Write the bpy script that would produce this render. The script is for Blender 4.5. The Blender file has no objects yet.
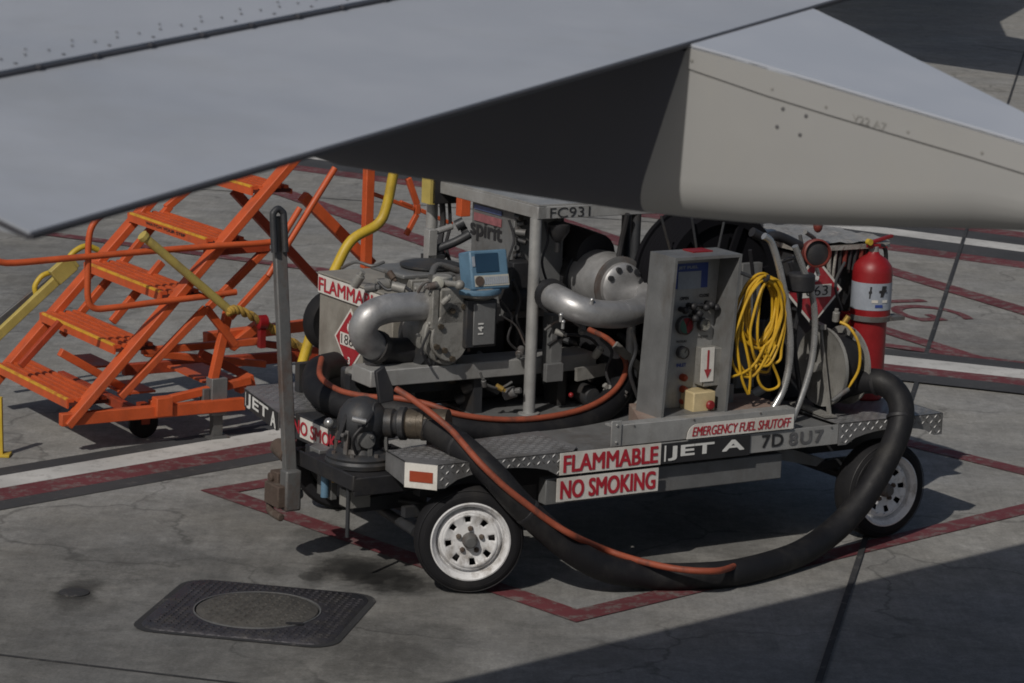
import bpy, bmesh, math, random
from mathutils import Vector as V, Matrix
random.seed(7)
C = bpy.context.scene.collection
R = math.radians
# ------------------------------------------------------------------ camera
F, PITCH, ROLL, H = 2692.3, R(10.801), R(2.124), 4.235
r0 = V((1,0,0)); u0 = V((0,math.sin(PITCH),math.cos(PITCH))); FW = V((0,math.cos(PITCH),-math.sin(PITCH)))
RT = math.cos(ROLL)*r0+math.sin(ROLL)*u0; UP = -math.sin(ROLL)*r0+math.cos(ROLL)*u0
EYE = V((0,0,H))
cd = bpy.data.cameras.new('camera'); cam = bpy.data.objects.new('camera', cd); C.objects.link(cam)
cd.sensor_width = 36; cd.lens = F/1024*36; cd.clip_end = 3000; cd.clip_start = .1
m = Matrix((RT, UP, -FW)).transposed().to_4x4(); m.translation = EYE; cam.matrix_world = m
cd.dof.use_dof = True; cd.dof.focus_distance = 15.4; cd.dof.aperture_fstop = 9.5
bpy.context.scene.camera = cam

def ray(u, v): return FW+RT*((u-512)/F)-UP*((v-341.5)/F)
def G(u, v, z=0):
    d = ray(u, v); return EYE+d*((z-H)/d.z)
def DEP(u, v, d): return EYE+ray(u, v)*d
def ONPL(u, v, p, n):
    d = ray(u, v); return EYE+d*((p-EYE).dot(n)/d.dot(n))
def frame(x, y, yaw): return Matrix.Translation((x,y,0)) @ Matrix.Rotation(R(yaw),4,'Z')
CART = frame(-.39,14.44,31.542); STAIR = frame(-2.96,17.60,32.243); WORLD = Matrix()
def LOC(M, u, v, ax, val):
    """point of a pixel ray on the plane axis = val of a local frame (used to measure real planes)"""
    Mi = M.inverted(); o = Mi @ EYE; d = Mi.to_3x3() @ ray(u, v); i = 'abz'.index(ax)
    return o+d*((val-o[i])/d[i])
def L(u, v, ax, val): return LOC(CART, u, v, ax, val)
def S(u, v, ax, val): return LOC(STAIR, u, v, ax, val)

# ------------------------------------------------------------------ materials
def nd(nt, t, **k):
    n = nt.nodes.new(t)
    for a, b in k.items(): setattr(n, a, b)
    return n
def mat(name, rgb, rough=.5, metal=0., var=.18, sc=6., dirt=None, damt=.35, dsc=3., bump=.0, bsc=60., spec=.5, grain=.06):
    m = bpy.data.materials.new(name); m.use_nodes = True; nt = m.node_tree; b = nt.nodes['Principled BSDF']
    L_ = nt.links.new
    tc = nd(nt,'ShaderNodeTexCoord')
    n1 = nd(nt,'ShaderNodeTexNoise'); n1.inputs['Scale'].default_value = sc; n1.inputs['Detail'].default_value = 6; n1.inputs['Roughness'].default_value=.65
    L_(tc.outputs['Object'], n1.inputs['Vector'])
    mr = nd(nt,'ShaderNodeMapRange'); mr.inputs['From Min'].default_value=.3; mr.inputs['From Max'].default_value=.7
    mr.inputs['To Min'].default_value = 1-var; mr.inputs['To Max'].default_value = 1+var*.6
    L_(n1.outputs['Fac'], mr.inputs['Value'])
    g = nd(nt,'ShaderNodeTexNoise'); g.inputs['Scale'].default_value = 90; g.inputs['Detail'].default_value=3
    L_(tc.outputs['Object'], g.inputs['Vector'])
    gr = nd(nt,'ShaderNodeMapRange'); gr.inputs['To Min'].default_value=1-grain*2; gr.inputs['To Max'].default_value=1+grain*2
    L_(g.outputs['Fac'], gr.inputs['Value'])
    mu = nd(nt,'ShaderNodeMath', operation='MULTIPLY'); L_(mr.outputs[0], mu.inputs[0]); L_(gr.outputs[0], mu.inputs[1])
    vm = nd(nt,'ShaderNodeVectorMath', operation='SCALE'); vm.inputs[0].default_value = rgb; L_(mu.outputs[0], vm.inputs['Scale'])
    out = vm.outputs[0]
    if dirt:
        n2 = nd(nt,'ShaderNodeTexNoise'); n2.inputs['Scale'].default_value = dsc; n2.inputs['Detail'].default_value = 8; n2.inputs['Roughness'].default_value=.7
        mp = nd(nt,'ShaderNodeMapping'); mp.inputs['Location'].default_value=(3.1,1.7,.4); mp.inputs['Scale'].default_value=(1,1,.6)
        L_(tc.outputs['Object'], mp.inputs[0]); L_(mp.outputs[0], n2.inputs['Vector'])
        m2 = nd(nt,'ShaderNodeMapRange'); m2.inputs['From Min'].default_value=.5; m2.inputs['From Max'].default_value=.68; m2.inputs['To Max'].default_value=damt
        L_(n2.outputs['Fac'], m2.inputs['Value'])
        mx = nd(nt,'ShaderNodeMix', data_type='RGBA'); L_(m2.outputs[0], mx.inputs['Factor']); L_(out, mx.inputs['A']); mx.inputs['B'].default_value=(*dirt,1)
        out = mx.outputs['Result']
    L_(out, b.inputs['Base Color'])
    rr = nd(nt,'ShaderNodeMapRange'); rr.inputs['From Min'].default_value=.3; rr.inputs['From Max'].default_value=.7
    rr.inputs['To Min'].default_value=max(0,rough-.1); rr.inputs['To Max'].default_value=min(1,rough+.12); L_(n1.outputs['Fac'], rr.inputs['Value'])
    L_(rr.outputs[0], b.inputs['Roughness']); b.inputs['Metallic'].default_value = metal
    b.inputs['Specular IOR Level'].default_value = spec
    if bump:
        nb = nd(nt,'ShaderNodeTexNoise'); nb.inputs['Scale'].default_value=bsc; nb.inputs['Detail'].default_value=4; L_(tc.outputs['Object'], nb.inputs['Vector'])
        bp = nd(nt,'ShaderNodeBump'); bp.inputs['Strength'].default_value=bump; bp.inputs['Distance'].default_value=.01
        L_(nb.outputs['Fac'], bp.inputs['Height']); L_(bp.outputs[0], b.inputs['Normal'])
    return m
M = {}
M['orange'] = mat('orange_paint',(.52,.088,.022),.55,dirt=(.30,.075,.035),damt=.5,dsc=7,bump=.05)
M['dorange'] = mat('shaded_orange_paint',(.34,.045,.012),.6,dirt=(.07,.02,.012),damt=.65,dsc=5)  # darker orange, shade put into the paint of rear and underside bars
M['pan'] = mat('tread_gap_shade',(.07,.014,.008),.8)  # dark floor paints shade into the gaps between tread ribs
M['yellow'] = mat('yellow_paint',(.52,.36,.03),.5,dirt=(.2,.13,.04),damt=.5)
M['yedge'] = mat('yellow_edge_paint',(.66,.36,.03),.6,dirt=(.45,.08,.02),damt=.8,dsc=14)
M['pyellow'] = mat('pale_yellow_paint',(.42,.33,.09),.6,dirt=(.15,.12,.07),damt=.7)
M['cable'] = mat('yellow_cable_sheath',(.56,.33,.015),.5,dirt=(.22,.12,.02),damt=.5,dsc=9)
M['rope'] = mat('frayed_rope',(.35,.22,.04),.9,dirt=(.04,.03,.02),damt=.95,dsc=22)
M['rubber'] = mat('black_rubber',(.014,.014,.017),.6,dirt=(.05,.045,.04),damt=.4,dsc=6,bump=.1)
M['hose'] = mat('black_hose_rubber',(.010,.010,.012),.6,spec=.3,dirt=(.045,.042,.038),damt=.4,dsc=5,bump=.1,bsc=90)
M['tyre'] = mat('tyre_rubber',(.011,.011,.013),.8,spec=.25,dirt=(.035,.032,.03),damt=.5,dsc=4)
M['alu'] = mat('tread_plate_aluminium',(.24,.24,.245),.42,.45,var=.22,dirt=(.10,.095,.085),damt=.6,dsc=5,bump=.12)
M['steel'] = mat('grey_painted_steel',(.17,.173,.175),.5,.25,dirt=(.09,.075,.06),damt=.55,dsc=4,bump=.06)
M['lsteel'] = mat('light_grey_steel',(.34,.34,.335),.45,.3,dirt=(.16,.14,.12),damt=.5,dsc=4,bump=.05)
M['tan'] = mat('tan_grey_cabinet_paint',(.27,.255,.225),.55,.1,dirt=(.12,.10,.08),damt=.5,dsc=4,bump=.05)
M['dsteel'] = mat('dark_steel',(.042,.044,.049),.5,.3,dirt=(.10,.075,.05),damt=.4,dsc=7,bump=.1)
M['black'] = mat('black_machinery_paint',(.02,.02,.023),.55,.1,dirt=(.05,.045,.04),damt=.5,dsc=7,bump=.1)
M['silver'] = mat('silver_paint',(.40,.40,.405),.42,.55,var=.22,dirt=(.16,.15,.14),damt=.5,dsc=4,bump=.12,bsc=25)
M['cast'] = mat('cast_aluminium',(.27,.265,.25),.6,.3,dirt=(.09,.08,.065),damt=.6,dsc=8,bump=.2,bsc=70)
M['galv'] = mat('weathered_grey_bar',(.13,.13,.13),.55,.3,dirt=(.10,.05,.03),damt=.7,dsc=6,bump=.1)
M['rust'] = mat('rusty_iron',(.085,.06,.048),.8,.2,dirt=(.18,.16,.13),damt=.7,dsc=10,bump=.3)
M['white'] = mat('white_sign_paint',(.66,.64,.60),.5,dirt=(.38,.33,.28),damt=.5,dsc=5,var=.08)
M['wrim'] = mat('white_wheel_enamel',(.70,.70,.71),.32,dirt=(.20,.17,.14),damt=.75,dsc=11,var=.15)
M['chrome'] = mat('bright_rim_steel',(.5,.5,.5),.28,.7,dirt=(.15,.14,.12),damt=.4,dsc=9)
M['red'] = mat('sign_red',(.34,.018,.028),.5,var=.12,dirt=(.4,.16,.15),damt=.3,dsc=16)
M['ered'] = mat('extinguisher_red',(.23,.009,.012),.4,var=.2,dirt=(.10,.03,.025),damt=.6)
M['bred'] = mat('brown_red_paint',(.16,.03,.022),.5)
M['refl'] = mat('red_reflector',(.30,.05,.02),.35,var=.1)
M['ink'] = mat('black_lettering',(.02,.02,.022),.6,var=.1)
M['fink'] = mat('faded_lettering',(.10,.10,.105),.6,var=.5,sc=20)
M['wink'] = mat('white_lettering',(.68,.68,.66),.5,var=.1)
M['rink'] = mat('red_lettering',(.40,.02,.035),.5,var=.18,sc=18)
M['gink'] = mat('faint_grey_lettering',(.235,.232,.22),.5)
M['blue'] = mat('register_blue',(.10,.19,.28),.5,dirt=(.06,.1,.15),damt=.5,dsc=8)
M['screen'] = mat('register_screen',(.02,.05,.09),.15,var=.1)
M['keys'] = mat('keypad_cream',(.42,.41,.36),.5)
M['fblue'] = mat('faded_blue_print',(.10,.13,.27),.5,var=.3,sc=20)
M['fpink'] = mat('faded_red_print',(.27,.10,.11),.5,var=.3,sc=20)
M['dblue'] = mat('notice_blue',(.03,.06,.25),.4)
M['pblue'] = mat('notice_grey',(.30,.33,.38),.4)
M['cream'] = mat('cream_plastic',(.52,.42,.24),.4)
M['ohose'] = mat('orange_hose_rubber',(.27,.060,.028),.65,dirt=(.05,.03,.025),damt=.9,dsc=6)
M['brass'] = mat('brass',(.42,.27,.07),.4,.6)
M['bronze'] = mat('worn_bronze',(.085,.068,.05),.5,.4,dirt=(.05,.05,.045),damt=.6,dsc=14,bump=.2)
M['foil'] = mat('crumpled_silver_lid',(.42,.40,.37),.38,.4,dirt=(.16,.14,.12),damt=.6,dsc=12,bump=1.,bsc=30)
M['wing'] = mat('aircraft_grey_paint',(.375,.40,.45),.38,var=.05,sc=2,dirt=(.28,.29,.30),damt=.35,dsc=1.6,grain=.0)
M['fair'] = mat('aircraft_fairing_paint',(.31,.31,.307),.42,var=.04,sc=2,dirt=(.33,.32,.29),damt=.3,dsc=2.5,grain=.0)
M['fairtop'] = mat('fairing_top_sky_tint',(.43,.46,.52),.42,var=.04,sc=2,grain=0)  # sky reflection put into the colour, bluer and lighter than the wall
M['seal'] = mat('dark_edge_seal',(.06,.06,.07),.6)
M['rivet'] = mat('rivet_metal',(.10,.10,.105),.5,.2)
M['fshade'] = mat('fairing_painted_shade',(.065,.067,.085),.5,var=.05,grain=0)  # dark copy of the fairing paint, shade under the flap as colour
M['reel'] = mat('reel_black',(.007,.007,.009),.9,spec=.1)
M['castiron'] = mat('cast_iron_cover',(.052,.050,.058),.5,.35,var=.3,sc=12,dirt=(.085,.078,.07),damt=.7,dsc=6,bump=.7,bsc=45)
M['castlid'] = mat('concrete_filled_lid',(.085,.08,.072),.7,.1,var=.3,sc=14,dirt=(.06,.055,.05),damt=.6,dsc=9,bump=.9,bsc=40)

def ground_mat():
    m = bpy.data.materials.new('apron_concrete'); m.use_nodes = True; nt = m.node_tree; b = nt.nodes['Principled BSDF']; K = nt.links.new
    geo = nd(nt,'ShaderNodeNewGeometry'); pos = geo.outputs['Position']
    def noise(sc, det=6, rough=.6, loc=(0,0,0), scale=(1,1,1), rot=0, dist=0):
        mp = nd(nt,'ShaderNodeMapping'); mp.inputs['Location'].default_value=loc; mp.inputs['Scale'].default_value=scale; mp.inputs['Rotation'].default_value=(0,0,rot)
        K(pos, mp.inputs[0]); n = nd(nt,'ShaderNodeTexNoise'); n.inputs['Scale'].default_value=sc; n.inputs['Detail'].default_value=det; n.inputs['Roughness'].default_value=rough
        n.inputs['Distortion'].default_value=dist; K(mp.outputs[0], n.inputs['Vector']); return n.outputs['Fac']
    def mr(x, a, b_, c, d):
        n = nd(nt,'ShaderNodeMapRange'); n.inputs['From Min'].default_value=a; n.inputs['From Max'].default_value=b_; n.inputs['To Min'].default_value=c; n.inputs['To Max'].default_value=d
        K(x, n.inputs['Value']); return n.outputs[0]
    def mul(a, b_):
        n = nd(nt,'ShaderNodeMath', operation='MULTIPLY'); K(a, n.inputs[0]); K(b_, n.inputs[1]); return n.outputs[0]
    f = mr(noise(.35,5),.3,.7,.84,1.12)
    f = mul(f, mr(noise(2.2,8,.7,(4,2,0),dist=.6),.32,.68,.76,1.14))
    f = mul(f, mr(noise(6,8,.78,(8,2,0),dist=.4),.3,.7,.82,1.12))
    sp_ = nd(nt,'ShaderNodeSeparateXYZ'); K(pos, sp_.inputs[0]); f = mul(f, mr(sp_.outputs['Y'],12.8,18,.84,1.14))
    f = mul(f, mr(noise(14,6,.75),.3,.7,.80,1.12))
    f = mul(f, mr(noise(60,4,.8),.3,.7,.76,1.20))
    f = mul(f, mr(noise(30,4,.6,scale=(1,.06,1),rot=-R(18)),.3,.7,.93,1.06))     # broomed texture
    f = mul(f, mr(noise(5,8,.75,(9,1,3),dist=1.2),.60,.72,1,.72))                # small dark blotches
    f = mul(f, mr(noise(1.1,6,.75,(2,7,3),scale=(1,.35,1),dist=.8),.58,.75,1,.82))
    # cracks
    vo = nd(nt,'ShaderNodeTexVoronoi', feature='DISTANCE_TO_EDGE'); vo.inputs['Scale'].default_value=.6
    wn = nd(nt,'ShaderNodeTexNoise'); wn.inputs['Scale'].default_value=1.8; wn.inputs['Detail'].default_value=6; K(pos, wn.inputs['Vector'])
    ad = nd(nt,'ShaderNodeVectorMath', operation='MULTIPLY_ADD'); K(wn.outputs['Color'], ad.inputs[0]); ad.inputs[1].default_value=(.9,.9,0); K(pos, ad.inputs[2])
    K(ad.outputs[0], vo.inputs['Vector'])
    crack = mr(vo.outputs['Distance'],.0,.014,.60,1)
    cm = mr(noise(.5,3,.5,(11,3,0)),.40,.52,0,1)
    mxc = nd(nt,'ShaderNodeMix', data_type='FLOAT'); K(cm, mxc.inputs['Factor']); mxc.inputs['A'].default_value=1; K(crack, mxc.inputs['B'])
    f = mul(f, mxc.outputs['Result'])
    # oil and rubber stains
    wob = noise(3.5,6,.7,(1,5,0))
    for (u_,v_,rx,ry,a) in [(372,572,.30,.17,.55),(405,585,.26,.11,.55),(345,566,.22,.12,.45),(317,575,.09,.10,.5),(75,593,.13,.16,.5),(400,650,.45,.30,.3),(180,565,.6,.25,.25),(300,600,1.0,.7,.16),
                          (655,560,.28,.12,.25),(720,530,.5,.3,.35),(560,640,.5,.25,.15),(250,520,.5,.3,.22),(90,540,.7,.35,.22),(20,600,.6,.5,.2),(330,540,.3,.16,.3),(900,560,.5,.2,.15),(930,350,1.2,.5,.15),
                          (30,250,1.2,1.6,.25),(300,230,1.5,2.2,.14),(620,235,.9,2.5,.12),(60,300,.7,1.0,.3),(960,310,1.6,2.0,.1),(160,640,1.2,.6,.2),(480,600,.5,.3,.12)]:
        g_=G(u_,v_); x,y=g_.x,g_.y; ry*=2.3
        s = nd(nt,'ShaderNodeVectorMath', operation='SUBTRACT'); K(pos, s.inputs[0]); s.inputs[1].default_value=(x,y,0)
        q = nd(nt,'ShaderNodeVectorMath', operation='MULTIPLY'); K(s.outputs[0], q.inputs[0]); q.inputs[1].default_value=(1/rx,1/ry,0)
        l = nd(nt,'ShaderNodeVectorMath', operation='LENGTH'); K(q.outputs[0], l.inputs[0])
        a1 = nd(nt,'ShaderNodeMath', operation='MULTIPLY_ADD'); K(wob, a1.inputs[0]); a1.inputs[1].default_value=1.5; a1.inputs[2].default_value=-.75
        a2 = nd(nt,'ShaderNodeMath', operation='ADD'); K(a1.outputs[0], a2.inputs[0]); K(l.outputs['Value'], a2.inputs[1])
        f = mul(f, mr(a2.outputs[0],.55,1.1,1-a,1))
    for (u_,v_,rx,ry,a) in [(352,567,.17,.26,.30),(372,573,.17,.22,.42),(392,579,.15,.22,.45),(408,584,.10,.17,.4),(311,576,.07,.10,.45),(75,593,.09,.13,.35),(346,540,.1,.1,.2),(395,655,.2,.25,.2),(285,570,.12,.1,.2)]:
        g_=G(u_,v_)
        s = nd(nt,'ShaderNodeVectorMath', operation='SUBTRACT'); K(pos, s.inputs[0]); s.inputs[1].default_value=(g_.x,g_.y,0)
        q = nd(nt,'ShaderNodeVectorMath', operation='MULTIPLY'); K(s.outputs[0], q.inputs[0]); q.inputs[1].default_value=(1/rx,1/ry,0)
        l = nd(nt,'ShaderNodeVectorMath', operation='LENGTH'); K(q.outputs[0], l.inputs[0])
        a1 = nd(nt,'ShaderNodeMath', operation='MULTIPLY_ADD'); K(wob, a1.inputs[0]); a1.inputs[1].default_value=1.6; a1.inputs[2].default_value=-.8
        a2 = nd(nt,'ShaderNodeMath', operation='ADD'); K(a1.outputs[0], a2.inputs[0]); K(l.outputs['Value'], a2.inputs[1])
        f = mul(f, mr(a2.outputs[0],.88,1.12,1-a,1))
    vm = nd(nt,'ShaderNodeVectorMath', operation='SCALE'); K(f, vm.inputs['Scale'])
    cmx = nd(nt,'ShaderNodeMix', data_type='RGBA'); K(mr(noise(.8,5,.6,(5,5,0)),.35,.65,0,1), cmx.inputs['Factor'])
    cmx.inputs['A'].default_value=(.262,.254,.236,1); cmx.inputs['B'].default_value=(.250,.249,.244,1)
    K(cmx.outputs['Result'], vm.inputs[0]); K(vm.outputs[0], b.inputs['Base Color'])
    b.inputs['Roughness'].default_value=.85; b.inputs['Specular IOR Level'].default_value=.3
    bp = nd(nt,'ShaderNodeBump'); bp.inputs['Strength'].default_value=.35; bp.inputs['Distance'].default_value=.006; K(noise(55,6,.75), bp.inputs['Height']); K(bp.outputs[0], b.inputs['Normal'])
    return m
M['ground'] = ground_mat()
def line_mat(name, rgb, wear=.5, con=(.17,.16,.15), thr=.52):
    m = bpy.data.materials.new(name); m.use_nodes = True; nt = m.node_tree; b = nt.nodes['Principled BSDF']; K = nt.links.new
    geo = nd(nt,'ShaderNodeNewGeometry')
    n = nd(nt,'ShaderNodeTexNoise'); n.inputs['Scale'].default_value=9; n.inputs['Detail'].default_value=9; n.inputs['Roughness'].default_value=.8; K(geo.outputs['Position'], n.inputs['Vector'])
    r = nd(nt,'ShaderNodeMapRange'); r.inputs['From Min'].default_value=thr; r.inputs['From Max'].default_value=thr+.1; r.inputs['To Max'].default_value=wear; K(n.outputs['Fac'], r.inputs['Value'])
    n2 = nd(nt,'ShaderNodeTexNoise'); n2.inputs['Scale'].default_value=1.7; n2.inputs['Detail'].default_value=7; K(geo.outputs['Position'], n2.inputs['Vector'])
    r2 = nd(nt,'ShaderNodeMapRange'); r2.inputs['From Min'].default_value=.3; r2.inputs['From Max'].default_value=.7; r2.inputs['To Min'].default_value=.75; r2.inputs['To Max'].default_value=1.1; K(n2.outputs['Fac'], r2.inputs['Value'])
    mx = nd(nt,'ShaderNodeMix', data_type='RGBA'); mx.inputs['A'].default_value=(*rgb,1); mx.inputs['B'].default_value=(*con,1); K(r.outputs[0], mx.inputs['Factor'])
    vm = nd(nt,'ShaderNodeVectorMath', operation='SCALE'); K(mx.outputs['Result'], vm.inputs[0]); K(r2.outputs[0], vm.inputs['Scale'])
    K(vm.outputs[0], b.inputs['Base Color']); b.inputs['Roughness'].default_value=.75; b.inputs['Specular IOR Level'].default_value=.3
    return m
M['lred'] = line_mat('red_line_paint',(.135,.036,.042),.8,thr=.50)
M['lwhite'] = line_mat('white_line_paint',(.52,.515,.50),.4,thr=.52)
M['lblack'] = line_mat('black_line_paint',(.055,.055,.058),.5,thr=.56)
M['joint'] = line_mat('joint_sealant',(.04,.04,.042),.8,thr=.55)

# ------------------------------------------------------------------ mesh builder
WM = {}
class MB:
    def __init__(s, fr=None): s.v=[]; s.f=[]; s.fr = CART if fr is None else fr
    def add(s, vs, fs):
        o=len(s.v); s.v += [V(p) for p in vs]; s.f += [tuple(i+o for i in f) for f in fs]; return s
    def box(s, lo, hi, Rm=None):
        a,b=V(lo),V(hi); c=(a+b)/2; h=(b-a)/2
        P=[V((x*h.x,y*h.y,z*h.z)) for x in(-1,1) for y in(-1,1) for z in(-1,1)]
        if Rm: P=[Rm@p for p in P]
        return s.add([p+c for p in P],[(0,1,3,2),(4,6,7,5),(0,4,5,1),(2,3,7,6),(0,2,6,4),(1,5,7,3)])
    def bar(s, p, q, w, h, up=(0,0,1)):
        p,q=V(p),V(q); d=(q-p).normalized(); x=d.cross(V(up))
        if x.length<1e-3: x=d.cross(V((1,0,0)))
        x.normalize(); y=x.cross(d).normalized()
        P=[e+x*(i*w/2)+y*(j*h/2) for e in(p,q) for i,j in((-1,-1),(1,-1),(1,1),(-1,1))]
        return s.add(P,[(3,2,1,0),(4,5,6,7),(0,1,5,4),(1,2,6,5),(2,3,7,6),(3,0,4,7)])
    def lathe(s, o, ax, prof, n=28, close=False, cap=True):
        o=V(o); ax=V(ax).normalized(); x=ax.orthogonal().normalized(); y=ax.cross(x)
        vs=[];fs=[]; k=len(prof)
        for i in range(n):
            t=2*math.pi*i/n; dd=x*math.cos(t)+y*math.sin(t)
            for r_,h_ in prof: vs.append(o+ax*h_+dd*r_)
        for i in range(n):
            j=(i+1)%n
            for q in range(k-1 if not close else k):
                q2=(q+1)%k; fs.append((i*k+q,j*k+q,j*k+q2,i*k+q2))
        if not close and cap:
            if prof[0][0]>1e-4: fs.append(tuple(i*k for i in range(n))[::-1])
            if prof[-1][0]>1e-4: fs.append(tuple(i*k+k-1 for i in range(n)))
        return s.add(vs,fs)
    def cyl(s, p, q, r, r2=None, n=20, ch=0.):
        p,q=V(p),V(q); h=(q-p).length; r2=r if r2 is None else r2
        pr=[(r,0),(r2,h)] if not ch else [(r-ch,0),(r,ch),(r2,h-ch),(r2-ch,h)]
        return s.lathe(p,q-p,pr,n)
    def tube(s, pts, r, n=12, sub=6, closed=False, cap=True):
        pts=[V(p) for p in pts]
        if sub>1: pts=spl(pts,sub,closed)
        N=len(pts); vs=[];fs=[]; prev=None
        for i,p in enumerate(pts):
            a=pts[i-1] if (i>0 or closed) else p; b=pts[(i+1)%N] if (i<N-1 or closed) else p
            d=(b-a).normalized()
            if prev is None: x=d.orthogonal().normalized()
            else: x=(prev-d*prev.dot(d)).normalized()
            prev=x; y=d.cross(x); rr=r(i/(N-1)) if callable(r) else r
            for k in range(n):
                t=2*math.pi*k/n; vs.append(p+x*math.cos(t)*rr+y*math.sin(t)*rr)
        for i in range(N if closed else N-1):
            j=(i+1)%N
            for k in range(n): k2=(k+1)%n; fs.append((i*n+k,j*n+k,j*n+k2,i*n+k2)[::-1])
        if cap and not closed: fs += [tuple(range(n)), tuple((N-1)*n+k for k in range(n))[::-1]]
        return s.add(vs,fs)
    def prism(s, poly, vec):
        n=len(poly); P=[V(p) for p in poly]; vec=V(vec)
        return s.add(P+[p+vec for p in P],[tuple(range(n)),tuple(range(2*n-1,n-1,-1))]+[(i,(i+1)%n,(i+1)%n+n,i+n)[::-1] for i in range(n)])
    def sheet(s, poly): return s.add(poly,[tuple(range(len(poly)))])
    def ball(s, c, r, sc=(1,1,1), n=16):
        pr=[(math.sin(math.pi*i/n)*r,-math.cos(math.pi*i/n)*r) for i in range(n+1)]
        o=len(s.v); s.lathe((0,0,0),(0,0,1),pr,n)
        for i in range(o,len(s.v)): p=s.v[i]; s.v[i]=V((p.x*sc[0],p.y*sc[1],p.z*sc[2]))+V(c)
        return s
    def build(s, name, m, parent=None, label=None, bevel=0., cat=None, group=None, kind=None, ang=38, loc=None):
        me=bpy.data.meshes.new(name); W=[s.fr@p for p in s.v]
        if parent is not None: T=WM[parent].inverted()
        else:
            if loc is None:
                loc=V((sum(p.x for p in W)/len(W),sum(p.y for p in W)/len(W),min(p.z for p in W)))
            else: loc=s.fr@V(loc)
            yaw=s.fr.to_euler().z; T=(Matrix.Translation(loc)@Matrix.Rotation(yaw,4,'Z')).inverted()
        me.from_pydata([T@p for p in W],[],s.f); me.materials.append(M[m] if isinstance(m,str) else m)
        bm=bmesh.new(); bm.from_mesh(me); bmesh.ops.remove_doubles(bm,verts=bm.verts,dist=1e-5) if not name.startswith(('lettering','painted')) else None; bmesh.ops.recalc_face_normals(bm,faces=bm.faces); bmesh.ops.delete(bm,geom=[v for v in bm.verts if not v.link_faces],context='VERTS'); bm.to_mesh(me); bm.free()
        for p in me.polygons: p.use_smooth=True
        me.set_sharp_from_angle(angle=R(ang))
        o=bpy.data.objects.new(name,me); C.objects.link(o)
        if parent is not None: o.parent=parent; WM[o]=WM[parent]
        else: o.matrix_world=T.inverted(); WM[o]=T.inverted()
        if bevel:
            b=o.modifiers.new('bevel','BEVEL'); b.width=bevel; b.segments=2; b.limit_method='ANGLE'; b.angle_limit=R(40)
        if label: o['label']=label
        if cat: o['category']=cat
        if group: o['group']=group
        if kind: o['kind']=kind
        return o
def spl(P, sub, closed=False):
    out=[];N=len(P)
    for i in range(N if closed else N-1):
        if closed: a,b,c,d=P[i-1],P[i],P[(i+1)%N],P[(i+2)%N]
        else: a,b,c,d=P[max(i-1,0)],P[i],P[i+1],P[min(i+2,N-1)]
        for k in range(sub):
            t=k/sub; out.append(.5*((2*b)+(c-a)*t+(2*a-5*b+4*c-d)*t*t+(3*b-a-3*c+d)*t**3))
    if not closed: out.append(P[-1])
    return out
def thing(name, label, cat, fr, loc, group=None):
    o=bpy.data.objects.new(name,None); C.objects.link(o); o.empty_display_size=.1
    W=Matrix.Translation(fr@V(loc))@Matrix.Rotation(fr.to_euler().z,4,'Z'); o.matrix_world=W; WM[o]=W
    o['label']=label; o['category']=cat
    if group: o['group']=group
    return o
def text(body, O, xv, zv, w, h, m, parent, fr=None, bold=.02, name='lettering', shear=0, spacing=1., kind=None):
    fr=CART if fr is None else fr
    cu=bpy.data.curves.new('lettering','FONT'); cu.body=body; cu.shear=shear; cu.space_character=spacing; cu.resolution_u=4
    ob=bpy.data.objects.new('lettering_source',cu); C.objects.link(ob); dg=bpy.context.evaluated_depsgraph_get(); dg.update()
    me=bpy.data.meshes.new_from_object(ob.evaluated_get(dg)); bpy.data.objects.remove(ob); bpy.data.curves.remove(cu)
    xs=[v.co.x for v in me.vertices]; ys=[v.co.y for v in me.vertices]; x0,x1,y0,y1=min(xs),max(xs),min(ys),max(ys)
    b=MB(fr); O=V(O);xv=V(xv).normalized();zv=V(zv).normalized()
    nv=xv.cross(zv).normalized(); t=bold*2.6*h; offs=[(0,0)] if bold<.004 else [(-t,0),(0,0),(t,0)]+([(-t,t*.6),(t,t*.6),(-t,-t*.6),(t,-t*.6)] if bold>.012 else [])
    for i,(ox,oy) in enumerate(offs):
        b.add([O+nv*(.00012*i)+xv*(t+(v.co.x-x0)/(x1-x0)*(w-2*t)+ox)+zv*(oy+(v.co.y-y0)/(y1-y0)*h) for v in me.vertices],[tuple(p.vertices) for p in me.polygons])
    bpy.data.meshes.remove(me)
    return b.build(name,m,parent,kind=kind)
def studs(mb, O, u, v, nu, nv, sp, nrm, ln=.032, wd=.009, ht=.005, test=None):
    O,u,v,nrm=V(O),V(u).normalized(),V(v).normalized(),V(nrm).normalized()
    for i in range(nu):
        for j in range(nv):
            c=O+u*((i+.5)*sp)+v*((j+.5)*sp)
            if test and not test(c): continue
            d=(u+v).normalized() if (i+j)%2 else (u-v).normalized(); e=nrm.cross(d)
            mb.add([c-d*ln/2,c+e*wd/2,c+d*ln/2,c-e*wd/2,c+nrm*ht-d*ln*.2,c+nrm*ht+d*ln*.2],[(0,3,5,4),(3,2,5),(2,1,4,5),(1,0,4)])
    return mb
X,Y,Z=V((1,0,0)),V((0,1,0)),V((0,0,1))

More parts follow.
